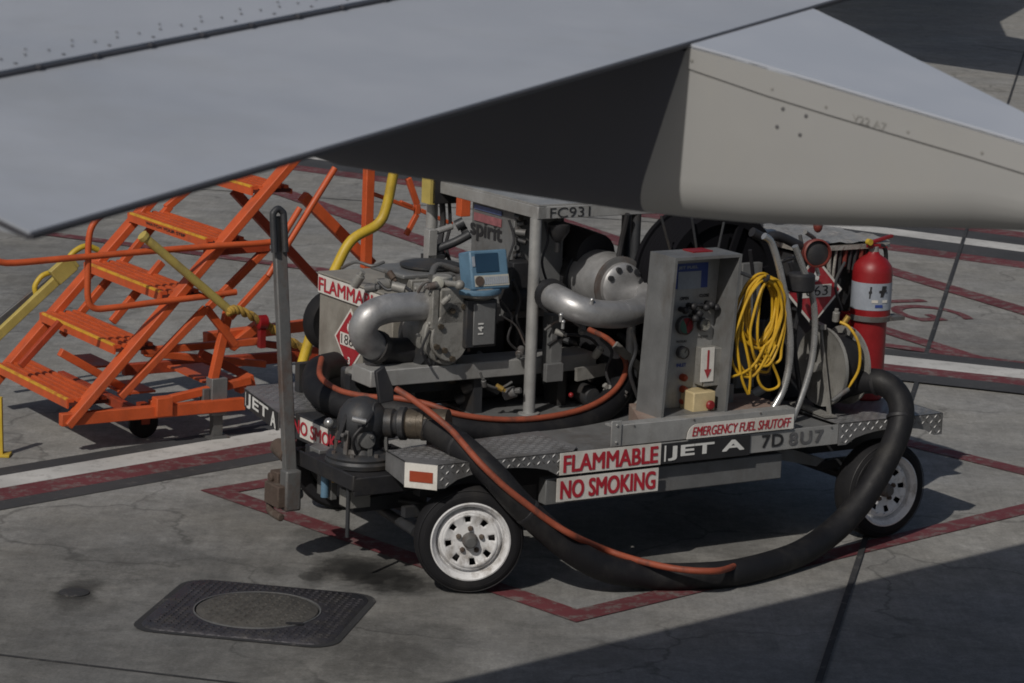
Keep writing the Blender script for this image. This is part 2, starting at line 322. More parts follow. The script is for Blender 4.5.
# ------------------------------------------------------------------ setting
b=MB(WORLD); b.sheet([(-400,-60,0),(400,-60,0),(400,900,0),(-400,900,0)]); b.build('ground','ground',kind='structure',loc=(0,0,0))
def strip(pts, w0, w1, m, name, z=.004):
    """band of paint between two offsets of a polyline on the ground"""
    P=[V((p.x,p.y,0)) for p in pts]; a=[];c=[]
    for i,p in enumerate(P):
        d=(P[min(i+1,len(P)-1)]-P[max(i-1,0)]).normalized(); n=V((-d.y,d.x,0)); a.append(p+n*w0+Z*z); c.append(p+n*w1+Z*z)
    b=MB(WORLD)
    for i in range(len(P)-1): b.add([a[i],a[i+1],c[i+1],c[i]],[(0,1,2,3)])
    return b.build(name,m,kind='structure',loc=(P[0].x,P[0].y,0))
jn0=G(776,349.5); e1_=G(274,435.5); e0_=G(0,482.5); e0_=e0_+(e0_-e1_)*6
w=[e0_,e1_,jn0]
strip(w,-.135,.135,'lwhite','white_line'); strip(w,-.40,-.137,'lred','red_line'); strip(w,-.59,-.402,'lblack','black_line'); strip(w,.137,.31,'lblack','black_line',.0045)
w=[jn0,G(880,360.5),G(1024,376),G(1024,376)+(G(1024,376)-G(880,360.5))*12]
strip(w,-.19,.19,'lwhite','white_line',.016); strip(w,-.47,-.193,'lred','red_line',.016); strip(w,-.80,-.473,'lblack','black_line',.016); strip(w,.193,.47,'lblack','black_line',.0165)
t_d=G(1024,249)-G(901,233); t=[G(901,233)-t_d*8,G(901,233),G(1024,249),G(1024,249)+t_d*12]
strip(t,-.22,.22,'lwhite','white_line'); strip(t,-.85,-.223,'lblack','black_line'); strip(t,-1.25,-.853,'lred','red_line'); strip(t,.223,.75,'lblack','black_line'); strip(t,.753,1.15,'lred','red_line')
def ln(a,c,wd,m='lred',z=.009,name='red_line'): strip([G(*a),G(*c)],-wd/2,wd/2,m,name,z)
ln((270,188.5),(470,258),.30); ln((540,215),(740,283),.30); ln((20,230.5),(330,271.5),.2)
ln((840,256),(1040,316.5),.26); ln((850,320),(985,362),.2); ln((850,341.5),(1060,370),.16,z=.013)
A_,B_,C_,D_=V((-1.93,16.71,0)),V((.405,14.13,0)),V((4.09,17.61,0)),V((2.42+.05,20.50,0)); D_=A_+(C_-B_)
rb=[A_,B_,C_,D_]
b=MB(WORLD); cen=sum(rb,V())/4; wd=.155
def inset(P,k):
    out=[]
    for i in range(4):
        p,a,c=P[i],P[i-1],P[(i+1)%4]; e1=(a-p).normalized(); e2=(c-p).normalized(); out.append(p+(e1+e2)*k)
    return out
o_,i_=inset(rb,-.02),inset(rb,wd)
for k in range(4): j=(k+1)%4; b.add([o_[k]+Z*.006,o_[j]+Z*.006,i_[j]+Z*.006,i_[k]+Z*.006],[(0,1,2,3)])
b.build('red_box_line','lred',kind='structure',loc=(0,14,0))
# joints in the concrete
strip([V((11.2,60,0)),V((1.55,12.8,0)),V((-3,-9,0))],-.018,.018,'joint','pavement_joint',.015)
dj=V((1,-.256,0)); p0=V((-2.55,13.16,0)); strip([p0-dj*6,p0,p0+dj*1.21,p0+dj*4.3],-.012,.012,'joint','pavement_joint',.003)
strip([V((4.82,28.7,0)),V((4.82,28.7,0))-dj*18],-.02,.02,'joint','pavement_joint',.003)
# stencilled word on the apron
gd=V((.37,-.93,0)).normalized(); gu=V((.93,.37,0)).normalized(); e=G(929,326); e.z=.007
text('PARKING',e-gd*5.2,gd,gu,5.0,.64,'lred',None,WORLD,bold=.008,name='painted_word',kind='structure')

# utility cover
mc=[V((-1.89,13.74,0)),V((-1.77,14.66,0)),V((-.76,14.43,0)),V((-.89,13.45,0))]
cc=sum(mc,V())/4; ex=V((1,-.19,0)).normalized(); ey=V((-ex.y,ex.x,0)); hx,hy=.53,.49
cv=thing('utility_cover','dark cast iron rounded square cover with a round lid set into the concrete','utility cover',WORLD,(cc.x,cc.y,0))
def rrect(c,ex,ey,hx,hy,r,z,n=6):
    P=[]
    for sx,sy,a0 in((1,1,0),(-1,1,90),(-1,-1,180),(1,-1,270)):
        for k in range(n+1):
            t=R(a0+90*k/n); P.append(c+ex*(sx*(hx-r)+r*math.cos(t))+ey*(sy*(hy-r)+r*math.sin(t))+Z*z)
    return P
b=MB(WORLD); b.sheet(rrect(cc,ex,ey,hx+.035,hy+.035,.15,.005)); b.build('grout','joint',cv)
b=MB(WORLD); o=rrect(cc,ex,ey,hx,hy,.13,.001); o2=rrect(cc,ex,ey,hx-.01,hy-.01,.12,.016); n=len(o)
b.add(o+o2,[(i,(i+1)%n,(i+1)%n+n,i+n) for i in range(n)])
ci=[cc+(ex*math.cos(R(45/7*0)+2*math.pi*i/n+.0)+ey*math.sin(2*math.pi*i/n))*.345+Z*.016 for i in range(n)]
k0=min(range(n),key=lambda i:(ci[0]-o2[i]).length)
b.add(o2+ci,[((i+k0)%n,(i+1+k0)%n,(i+1)%n+n,i+n) for i in range(n)])
b.build('frame','castiron',cv,ang=60)
b=MB(WORLD); b.lathe(cc,Z,[(.33,.003),(.33,.018),(.322,.022),(.0,.020)],48); b.build('round_lid','castlid',cv)
b=MB(WORLD); b.lathe(cc,Z,[(.347,.002),(.347,.021),(.34,.021),(.34,.002)],48,close=True); b.build('lid_rim','steel',cv)
b=MB(WORLD); pk=cc+ex*.22-ey*.21; b.bar(pk+Z*.024,pk+ex*.09+ey*.02+Z*.024,.03,.004); b.build('pick_slot','black',cv)
b=MB(WORLD); random.seed(12)
for i in range(26):
    for j_ in range(24):
        p=cc+ex*(-.49+i*.039)+ey*(-.45+j_*.039)
        if (p-cc).length<.375 or abs((p-cc).dot(ex))>.49 or abs((p-cc).dot(ey))>.455 or (abs((p-cc).dot(ex))>.42 and abs((p-cc).dot(ey))>.39): continue
        row=abs((p-cc).dot(ey))>.40 or (p-cc).dot(ex)>.42
        w_=random.uniform(.012,.026) if row else .018
        b.bar(p+Z*.018-ex*w_/2,p+Z*.018+ex*w_/2,.008 if row else .016,.006)
b.build('raised_pattern','castiron',cv)
b=MB(WORLD); studs(b,cc-ex*.33-ey*.33+Z*.0225,ex,ey,16,16,.041,Z,ln=.03,wd=.012,ht=.005,test=lambda c:(c-cc).length<.30); b.build('lid_pattern','castlid',cv)
b=MB(WORLD); b.lathe(cc,Z,[(.56,.0)]) if False else None
q=G(74,593); b=MB(WORLD); b.lathe((q.x,q.y,0),Z,[(.085,.001),(.085,.006),(.07,.009),(.0,.008)],28)
b.build('ground_cap','joint',label='small round dark survey cap set in concrete left of the iron cover',cat='ground cap')

# ------------------------------------------------------------------ fuel cart
D=.77
cart=thing('fuel_cart','grey hydrant fuel cart on small white wheels carrying pump, filter and hose reel','fuel cart',CART,(0,0,0))
# side skirts and decks
def skirt(a0,a1,arch,zb=.635,zt=D,t=.006,y=0):
    P=[(a0,y,zt),(a1,y,zt),(a1,y,zb)]
    if arch:
        c0,c1,zz=arch; n=10
        for k in range(n+1):
            s_=1-k/n; aa=c0+(c1-c0)*s_; P.append((aa,y,zb+(zz-zb)*math.sin(math.pi*min(1,max(0,s_)))**.55))
    P.append((a0,y,zb)); return P
b=MB(); b.prism(skirt(.01,.89,(.06,.80,.712)),(0,.006,0))
b.prism([(-.12,.14,D),(.01,0,D),(.89,0,D),(.98,.10,D),(.98,.52,D),(-.09,.42,D)],(0,0,-.006))
b.prism([(-.12,.14,D),(-.12,.14,.635),(-.09,.42,.66),(-.09,.42,D)],(.006,0,0))
studs(b,(.02,0,.64),X,Z,25,4,.033,-Y,test=lambda c:not(.08<c.x<.78 and c.z<.70) )
studs(b,(-.08,.06,D),X,Y,30,12,.034,Z,ht=.0022,test=lambda c:c.y>.16-c.x-.0 and (c.y<.42))
b.build('fender','alu',cart,label='near front tread plate fender over the wheel')
b=MB(); b.prism(skirt(2.80,3.61,(2.86,3.55,.705)),(0,.006,0)); b.prism([(2.80,0,D),(3.61,0,D),(3.61,.5,D),(2.80,.5,D)],(0,0,-.006))
b.box((3.604,.0,.64),(3.61,.5,D)); studs(b,(2.81,0,.64),X,Z,24,4,.033,-Y,test=lambda c:not(2.9<c.x<3.5 and c.z<.70)); studs(b,(2.81,.03,D),X,Y,23,14,.034,Z,ht=.0022)
b.build('fender','alu',cart,label='near rear tread plate fender at the right end')
JA,JB=V((-.085,2.25,0)),V((-.20,1.56,0)); jd=(JB-JA).normalized(); jn=V((jd.y,-jd.x,0)); jn=jn if jn.x<0 else -jn
b=MB(); b.prism([JA+Z*.766,JB+Z*.766,V((1.1,1.56,.766)),V((1.1,2.30,.766)),V((-.05,2.30,.766))],(0,0,-.02)); b.prism([JA+Z*.655,JB+Z*.655,JB+Z*.745,JA+Z*.745],jn*-.01); studs(b,(-.1,1.6,.766),X,Y,32,19,.035,Z,ht=.002); b.build('fender','alu',cart,label='far front tread plate fender with a JET panel')
b=MB(); b.box((2.6,1.86,.742),(3.6,2.36,.766)); b.box((3.594,1.86,.64),(3.604,2.36,.742)); b.build('fender','alu',cart,label='far rear tread plate fender')
b=MB(); b.box((.9,.50,.735),(3.58,2.34,.752)); b.box((.12,1.0,.70),(.9,1.56,.72)); b.box((.98,.03,.735),(2.79,.5,.752)); b.build('deck','steel',cart)
b=MB(); b.box((.895,.0,.645),(2.795,.012,.765)); b.build('side_panel','lsteel',cart,bevel=.002)
b=MB(); b.box((1.16,-.002,.772),(2.46,.02,.895)); b.box((1.16,.02,.88),(2.46,.09,.895)); b.box((1.14,-.012,.775),(1.21,-.004,.925)); b.cyl((1.175,-.012,.90),(1.175,-.02,.90),.008); b.cyl((1.175,-.012,.80),(1.175,-.02,.80),.008)
b.build('raised_sill','lsteel',cart,bevel=.003)
b=MB(); b.prism([(1.40,.09,.888),(2.46,.09,.888),(2.46,.50,.888),(1.60,.50,.888)],(0,0,-.10)); b.build('dusty_tray',mat('dusty_tray_paint',(.24,.17,.14),.7,dirt=(.33,.29,.25),damt=.6,dsc=8),cart)
for a_ in(.95,1.3,1.72,2.2,2.74):
    b=MB(); b.cyl((a_,-.001,.752),(a_,-.006,.752),.007,n=6) if a_>2.2 else b.cyl((a_,-.002,.885),(a_,-.008,.885),.006,n=6) if 1.2<a_<2.4 else b.cyl((a_,.0,.632),(a_,-.004,.632),.006,n=6); b.build('bolt','galv',cart)
# chassis
b=MB(); b.box((.75,.05,.455),(2.42,.13,.61)); b.build('side_rail','steel',cart,bevel=.006)
b=MB(); b.box((.1,.35,.50),(3.5,.43,.62)); b.box((.1,1.9,.50),(3.5,1.98,.62))
for a in(.15,.9,1.7,2.5,3.4): b.box((a,.43,.51),(a+.07,1.9,.61))
b.build('chassis','dsteel',cart)
for a in(.27,3.22): b=MB(); b.cyl((a,.25,.31),(a,2.1,.31),.03); b.box((a-.25,.37,.38),(a+.25,.42,.44)); b.box((a-.25,1.9,.38),(a+.25,1.95,.44)); b.build('axle','dsteel',cart)
b=MB(); b.box((.95,.45,.33),(2.3,1.8,.52)); b.build('sump_tank','dsteel',cart,bevel=.02)
b=MB(); b.prism([(2.45,.2,.60),(2.62,.2,.58),(2.86,.2,.50),(2.80,.2,.46),(2.5,.2,.53)],(0,.25,0)); b.build('spring_hanger','steel',cart)
# wheels
def wheel(a,bb,steer,bright=False):
    c=V((a,bb,.31)); t=R(steer); ax=V((math.sin(t),-math.cos(t),0))
    if bb>1: ax=-ax
    r=thing('wheel','','',CART,(a,bb,.31)); del r['label']; del r['category']
    bpy.data.objects.remove(r)
    o=c-ax*.09
    ty=MB(); ty.lathe(o,ax,[(.215,.01),(.25,.0),(.28,.005),(.30,.03),(.308,.06),(.31,.09),(.308,.12),(.30,.15),(.28,.175),(.25,.183),(.222,.176),(.215,.165)],64,cap=False)
    # tread grooves
    for hgt in(.05,.075,.105,.13): ty.lathe(o,ax,[(.3105,hgt),(.3105,hgt+.012)],64) if False else None
    tyre=ty.build('wheel','tyre',cart)
    tg=MB()
    for q_ in(.262,.292): tg.lathe(o,ax,[(q_-.0025,.181-(q_-.25)*.3),(q_,.185-(q_-.25)*.32),(q_+.0025,.181-(q_-.25)*.3)],64,cap=False)
    tg.build('sidewall_ring','rubber',tyre)
    rm=MB(); m='wrim'
    rm.lathe(o,ax,[(.222,.17),(.226,.184),(.218,.187),(.208,.17),(.196,.158),(.188,.12),(.184,.118),(.178,.135),(.168,.152),(.157,.158)],64,cap=False)
    # dished centre with eight windows
    n=48; rr=[(.157,.158),(.142,.152),(.106,.140),(.09,.137),(.055,.137),(.0,.137)]
    x=ax.orthogonal().normalized(); x=Z.cross(ax).normalized(); y=ax.cross(x); vs=[];fs=[]
    for i in range(n):
        d=x*math.cos(2*math.pi*i/n)+y*math.sin(2*math.pi*i/n)
        for q,hh_ in rr: vs.append(o+ax*hh_+d*q)
    K=len(rr)
    for i in range(n):
        for k in range(K-1):
            if k==1 and i%6 in(0,1): continue
            j=(i+1)%n; fs.append((i*K+k,j*K+k,j*K+k+1,i*K+k+1))
    rm.add(vs,fs); rim=rm.build('rim',m,tyre,ang=30)
    mo=rim.modifiers.new('thickness','SOLIDIFY'); mo.thickness=.004
    bk=MB(); bk.lathe(o,ax,[(.19,.03),(.19,.06),(.0,.05)],32); bk.build('brake_drum','black',tyre)
    hb=MB(); hb.lathe(o,ax,[(.046,.137),(.044,.165),(.038,.172),(.034,.195),(.026,.205),(0,.206)],24); hb.build('hub_cap','galv',tyre)
    for i in range(5):
        t2=2*math.pi*i/5+.3; p=o+ax*.137+(x*math.cos(t2)+y*math.sin(t2))*.068
        nb=MB(); nb.lathe(p,ax,[(.016,0),(.016,.014),(.010,.026),(0,.026)],6); nb.build('wheel_nut','rust',tyre)
    return tyre
wheel(.27,.08,-24); wheel(3.22,.10,0); wheel(.48,2.02,-24); wheel(3.22,2.24,0)
# signs
def sign(a0,a1,z0,z1,word,mb='white',mt='rink',y=-.008,bold=.014,px=.03,pz=.125,sk=0,frame_=False):
    b=MB(); b.prism([(a0,y,z0),(a1,y,z0),(a1,y,z1),(a0,y,z1)],(0,.005,0)); s_=b.build('sign_plate',mb,cart)
    w_,h_=a1-a0,z1-z0; text(word,(a0+w_*px,y-.003,z0+h_*pz),X,Z,w_*(1-2*px),h_*(1-2*pz),mt,s_,bold=bold,shear=sk); return s_
b_=.0
sign(.80,1.49,.640,.768,'FLAMMABLE',y=-.012,bold=.015); sign(.785,1.48,.485,.622,'NO SMOKING',y=-.012,bold=.015)
s_=sign(1.497,2.13,.640,.760,'JET A',mb='ink',mt='wink',y=-.010,bold=.022,px=.07,pz=.16); MBb=MB(); MBb.box((1.515,-.014,.655),(1.525,-.0125,.75)); MBb.build('white_stripe','wink',s_)
text('7D',(2.22,-.004,.672),X,Z,.16,.075,'ink',cart,bold=.014,name='lettering',spacing=1.1); text('8U7',(2.42,-.004,.67),X,Z,.26,.075,'fink',cart,bold=.02,name='lettering',spacing=1.2)
b=MB(); zz0=.775; P=[(1.665,-.016,zz0),(2.44,-.016,zz0),(2.44,-.016,.862)]
for k in range(6): t=R(90+90*k/5); P.append((1.74+.07*math.cos(t),-.016,.795+.067*math.sin(t)))
b.prism(P,(0,.004,0)); es=b.build('sign_plate','white',cart); text('EMERGENCY FUEL SHUTOFF',(1.70,-.019,.789),X,Z,.72,.056,'rink',es,bold=.012,shear=.25)
b=MB(); b.prism([JA+jn*.006+Z*.652,JB+jn*.006+Z*.652,JB+jn*.006+Z*.762,JA+jn*.006+Z*.762],jn*-.005); js=b.build('sign_plate','ink',cart)
b=MB(); b.sheet([JA+jn*.008+jd*.03+Z*.665,JA+jn*.008+jd*.042+Z*.665,JA+jn*.008+jd*.042+Z*.752,JA+jn*.008+jd*.03+Z*.752]); b.build('white_stripe','wink',js)
text('JET',JA+jn*.009+jd*.065+Z*.662,jd,Z,.46,.090,'wink',js,bold=.02); text('A',JA+jn*.009+jd*.575+Z*.662,jd,Z,.11,.090,'wink',js,bold=.02)
b=MB(); b.box((-.09,1.10,.60),(.2,1.55,.755)); nb=b.build('step_box','dsteel',cart,bevel=.005)
b=MB(); b.prism([(-.098,1.47,.625),(-.098,1.12,.625),(-.098,1.12,.745),(-.098,1.47,.745)],(.005,0,0)); ns=b.build('sign_plate','white',cart); text('NO SMOKING',(-.102,1.55,.645),-Y,Z,.75,.08,'rink',ns,bold=.014)
# reflector plate on the chamfered corner
p0_,p1_=V((-.12,.14,0)),V((.01,0,0)); nn=V((-1,-.93,0)).normalized(); dd=(p1_-p0_).normalized()
b=MB(); q=p0_+nn*.006; b.prism([q+Z*.628,q+dd*.19+Z*.628,q+dd*.19+Z*.768,q+Z*.768],nn*-.005); rp=b.build('reflector_plate','white',cart)
b=MB(); q=p0_+nn*.010+dd*.03; b.prism([q+Z*.665,q+dd*.135+Z*.665,q+dd*.135+Z*.725,q+Z*.725],nn*-.003); b.build('reflector','refl',rp)

# canopy
b=MB()
for (p,q_) in (((1.20,1.0,1.985),(2.85,1.0,1.985)),((1.235,.97,1.985),(1.235,2.34,1.985)),((1.20,2.3,1.985),(2.85,2.3,1.985)),((2.83,.97,1.985),(2.83,2.34,1.985))): b.bar(p,q_,.06,.075)
b.build('canopy_frame','lsteel',cart,bevel=.004)
b=MB(); b.box((1.21,.98,2.024),(2.85,2.33,2.034)); b.build('canopy_roof','lsteel',cart)
text('FC931',(1.285,.966,1.952),X,Z,.285,.062,'ink',cart,bold=.0)
for (a,bb,z0,z1,m_,r_) in ((1.215,1.01,.75,1.95,'lsteel',.036),(1.235,2.30,.75,1.95,'lsteel',.038),(1.93,1.0,.75,1.95,'dsteel',.03),(2.70,2.25,.75,1.95,'dsteel',.035)):
    b=MB(); b.cyl((a,bb,z0),(a,bb,z1),r_); b.lathe((a,bb,z0),Z,[(r_+.03,0),(r_+.03,.012),(r_,.012)],20); b.build('pole',m_,cart)
pt=L(757,228,'b',.75); pb=L(750,300,'b',.75)
b=MB(); b.cyl((pt.x,.75,.77),(pt.x,.75,2.0),.04); b.box((pt.x-.06,.68,1.93),(pt.x+.06,.82,1.95)); b.build('pole','lsteel',cart,label='light grey pole behind the yellow cable')
b=MB(); q=L(745,263,'b',.6); b.box((q.x-.03,.58,.9),(q.x+.12,.62,q.z)); b.build('mounting_plate','steel',cart,bevel=.003)
b=MB(); b.lathe((1.40,1.05,1.86),Z,[(.0,-.07),(.03,-.06),(.07,0),(.07,.04),(.03,.06),(.03,.10)],16); b.cyl((1.40,1.05,1.73),(1.40,1.05,1.8),.018); b.build('work_lamp','black',cart)

# flammable-liquid cabinet at the far front
b=MB(); b.box((.5,1.45,.768),(1.0,2.41,1.43)); b.box((.485,1.44,1.43),(1.02,2.42,1.445)); b.build('cabinet','tan',cart,bevel=.006,label='grey cabinet with FLAMMABLE strip and red diamond placard')
b=MB(); b.prism([(.484,2.405,1.315),(.484,1.52,1.315),(.484,1.52,1.428),(.484,2.405,1.428)],(.004,0,0)); fs_=b.build('sign_plate','white',cart)
text('FLAMMABLE',(.480,2.39,1.33),-Y,Z,.84,.083,'rink',fs_,bold=.014)
def placard(c,u,n,r=.205,code='1863'):
    c,u,n=V(c),V(u),V(n)
    b=MB(); b.prism([c+Z*r,c+u*r,c-Z*r,c-u*r],n*-.003); p=b.build('placard','white',cart)
    b=MB(); k=r*.90; b.sheet([c+n*.002+Z*k,c+n*.002+u*k,c+n*.002-Z*k,c+n*.002-u*k]); b.build('red_field','red',p)
    b=MB(); e=n*.004; b.sheet([c+e-u*.12*r/.2+Z*.04,c+e+u*.12*r/.2+Z*.04,c+e+u*.12*r/.2-Z*.04,c+e-u*.12*r/.2-Z*.04]); b.build('number_band','white',p)
    text(code,c+n*.006-u*.105-Z*.03,u,Z,.21,.062,'ink',p,bold=.0)
    text('3',c+n*.005-u*.015-Z*(r*.72),u,Z,.03,.045,'wink',p)
    fl=[(-.02,0),(.02,0),(.032,.02),(.02,.05),(.012,.035),(0,.075),(-.012,.045),(-.022,.052),(-.033,.022)]
    b=MB(); b.sheet([c+n*.005+u*x_+Z*(z_+r*.28) for x_,z_ in fl]); b.build('flame_symbol','wink',p)
q=L(350,341,'a',.497); placard((.496,q.y,q.z),-Y,-X)
b=MB(); b.lathe((.67,2.50,1.09),Y,[(.12,0),(.17,-.01),(.195,.02),(.20,.08),(.17,.12),(.12,.12)],32); b.build('spare_tyre','tyre',cart)
# valve gear on the cabinet
b=MB(); b.box((.62,1.55,1.52),(1.02,1.98,1.55)); b.build('valve_cover','steel',cart,bevel=.01)
b=MB(); b.lathe((.92,1.75,1.55),Z,[(.17,0),(.19,.012),(.19,.025),(.15,.035),(0,.035)],24); b.build('valve_cover','dsteel',cart)
b=MB(); b.box((.66,1.52,1.44),(.98,1.86,1.52)); b.cyl((.60,1.7,1.47),(.52,1.7,1.47),.035); b.cyl((.72,1.58,1.43),(.72,1.58,1.54),.03); b.cyl((.88,1.52,1.43),(.88,1.52,1.53),.025); b.build('valve_body','cast',cart,bevel=.006)
b=MB(); b.box((1.02,1.95,1.55),(1.08,2.02,1.75)); b.cyl((1.08,1.98,1.73),(1.2,1.98,1.76),.02); b.build('lever_post','lsteel',cart,bevel=.004)
# elbow pipe, valve block, pump, meter and register
def loc(u,v,ax='b',val=1.2): return L(u,v,ax,val)
b=MB(); bb=1.16
path=[L(424,306,'b',bb),L(405,307,'b',bb),L(386,309,'b',bb),L(370,316,'b',bb+.0),L(363,329,'b',bb+.02),L(367,341,'b',bb+.05),L(376,347,'b',bb+.09)]
sp2=[L(374,346,'b',bb+.08),L(385,350,'b',bb+.12),L(402,351,'b',bb+.14),L(422,349,'b',bb+.14)]
b.tube(path,.086,24,6); b.build('elbow_pipe','silver',cart)
b=MB(); b.tube(sp2,.080,20,4); b.cyl(sp2[0],sp2[0]+(sp2[1]-sp2[0])*.4,.10); b.build('elbow_shaded_leg','black',cart)  # lower leg of the elbow, its shade put in as black paint
q=L(424,306,'b',bb); b=MB(); b.box((q.x-.01,bb-.12,q.z-.12),(q.x+.035,bb+.12,q.z+.12))
for i in(-.09,.09):
    for j in(-.09,.09): b.cyl((q.x-.02,bb+i,q.z+j),(q.x+.05,bb+i,q.z+j),.014,n=6)
b.build('flange','cast',cart,bevel=.006)
b=MB(); b.box((q.x+.04,bb-.12,q.z-.10),(q.x+.21,bb+.14,q.z+.12)); b.cyl((q.x+.12,bb,q.z+.1),(q.x+.12,bb,q.z+.18),.06); b.cyl((q.x+.10,bb-.05,q.z+.14),(q.x+.10,bb-.22,q.z+.16),.018); b.ball((q.x+.10,bb-.24,q.z+.16),.03)
b.build('valve_block','cast',cart,bevel=.012)
b=MB(); b.cyl((q.x+.3,bb+.06,q.z+.08),(q.x+.3,bb+.06,q.z+.16),.05); b.tube([(q.x+.1,bb+.1,q.z+.15),(q.x+.2,bb+.2,q.z+.2),(q.x+.35,bb+.2,q.z+.16)],.022,10); b.build('valve_pipe','galv',cart)
# volute: rounded housing facing the camera side
pv=[(-.15,.10),(-.05,.22),(.04,.235),(.10,.16),(.11,-.03),(.07,-.14),(-.01,-.19),(-.11,-.16),(-.175,-.08),(-.185,.02)]
c0=L(452,334,'b',1.08); b=MB(); b.prism([(c0.x+x_,1.08,c0.z+z_) for x_,z_ in spl([V((x_,z_,0)) for x_,z_ in pv],3,True) for x_,z_ in [(x_,z_)]] if False else [(c0.x+p.x,1.08,c0.z+p.y) for p in spl([V((x_,z_,0)) for x_,z_ in pv],3,True)],(0,.05,0))
b.prism([(c0.x+p.x*.86+.0,1.04,c0.z+p.y*.86) for p in spl([V((x_,z_,0)) for x_,z_ in pv],3,True)],(0,.04,0))
b.lathe((c0.x,1.13,c0.z),Y,[(.17,0),(.19,.05),(.19,.22),(.12,.3),(0,.3)],28)
b.build('pump_housing','cast',cart,bevel=.008)
for x_,z_ in((-.105,.06),(-.03,.15),(-.13,-.06),(-.075,-.085),(.05,.17),(-.02,-.14)):
    b=MB(); b.cyl((c0.x+x_,1.04,c0.z+z_),(c0.x+x_,1.02,c0.z+z_),.018,n=6); b.build('bolt','bronze',cart)
b=MB(); b.lathe((c0.x-.12,1.25,c0.z-.05),(1,.1,0),[(.16,-.05),(.16,-.03),(.2,0),(.2,.03),(.12,.05)],28); b.build('pump_flange','dsteel',cart)
a0=L(467,305,'b',1.0).x; z1=L(485,300,'b',1.0).z; z0=L(485,347,'b',1.0).z
b=MB(); b.box((a0,1.0,z0),(a0+.21,1.14,z1)); b.build('meter_box','dsteel',cart,bevel=.006)
b=MB(); b.box((a0+.045,.992,z0+.015),(a0+.195,1.0,z1-.02)); b.build('meter_face','steel',cart,bevel=.004)
text('141',(a0+.11,.988,z0+.08),Z,-X,.07,.035,'wink',cart,bold=.02)
b=MB(); b.lathe((a0+.11,1.09,z1),Z,[(.10,0),(.14,.02),(.15,.05),(.12,.07)],24); b.build('meter_collar','cast',cart)
b=MB(); b.lathe((a0+.11,1.09,z1+.035),Z,[(.152,0),(.156,.015),(.152,.03)],24); b.build('collar_band','blue',cart)
# register
Rt=Matrix.Rotation(R(14),3,'X'); rc=L(484,270,'b',1.06)
def rbox(lo,hi,name,m_,par,bev=0):
    b=MB(); b.box(lo,hi); 
    for i,p in enumerate(b.v): b.v[i]=Rt.inverted()@p+rc if False else (Matrix.Rotation(R(-14),3,'X')@p)+rc
    return b.build(name,m_,par,bevel=bev)
reg=rbox((-.125,-.06,-.12),(.135,.08,.115),'register','blue',cart,.012)
rbox((-.09,-.066,-.015),(.065,-.0605,.095),'screen','screen',reg); rbox((-.112,-.0655,.02),(-.095,-.0605,.08),'side_label','pblue',reg)
kp=rbox((-.105,-.064,-.10),(.128,-.0605,-.035),'keypad','keys',reg)
for i in range(11): rbox((-.04+.015*i,-.067,-.09),(-.03+.015*i,-.064,-.045),'key','pblue',kp)
b=MB(); b.lathe((0,0,0),-Y,[(.03,.0),(.03,.006),(.0,.006)],16); b.v=[(Matrix.Rotation(R(-14),3,'X')@(p+V((-.075,-.064,-.068))))+rc for p in b.v]; b.build('turn_knob','rust',reg)
# skid beam
b=MB(); b.box((.17,1.10,.975),(1.75,1.34,1.075)); b.build('skid_beam','lsteel',cart,bevel=.006)
b=MB(); b.box((.17,1.36,.86),(2.6,1.42,1.0)); b.box((.16,2.0,.77),(2.7,2.06,.95)); b.build('skid_rail','dsteel',cart)
b=MB(); b.box((1.35,1.0,.95),(1.43,1.1,1.35)); b.box((1.30,.96,.95),(1.42,1.0,1.06)); b.build('bracket','steel',cart,bevel=.003)
for a in (.35,.9,1.5,2.1):
    b=MB(); b.box((a,1.14,.75),(a+.06,1.3,.975)); b.build('support_leg','dsteel',cart)
# dark block under
b=MB(); b.box((.65,1.45,.755),(1.3,2.0,1.35)); b.box((1.35,1.4,.755),(2.3,2.15,1.28)); b.build('engine_block','black',cart,bevel=.02)
for k in range(16):
    random.seed(100+k); a=random.uniform(.6,2.5); y=random.uniform(1.0,1.5); z=random.uniform(.78,.92)
    if k%2: b=MB(); b.tube([(a,y,z),(a+random.uniform(-.2,.2),y+.1,z+.1),(a+random.uniform(-.3,.3),y+.3,z+.2)],random.uniform(.012,.03),8,4); b.build('fuel_line','dsteel' if k%4==1 else 'galv',cart)
    else: b=MB(); b.cyl((a,y,z),(a+.05,y-.05,z+.03),.035,n=12); b.cyl((a+.05,y-.05,z+.03),(a+.07,y-.08,z+.04),.02,n=6); b.build('fitting',random.choice(['galv','bronze','dsteel']),cart,bevel=.003)
b=MB(); q=L(571,395,'b',.95); b.ball(q,.016); b.build('drain_knob','ered',cart)
b=MB(); q=L(588,395,'b',1.1); b.lathe(q-Y*.05,Y,[(0,-.02),(.05,-.01),(.065,.02),(.065,.2)],20); b.build('filter_bowl','dsteel',cart)
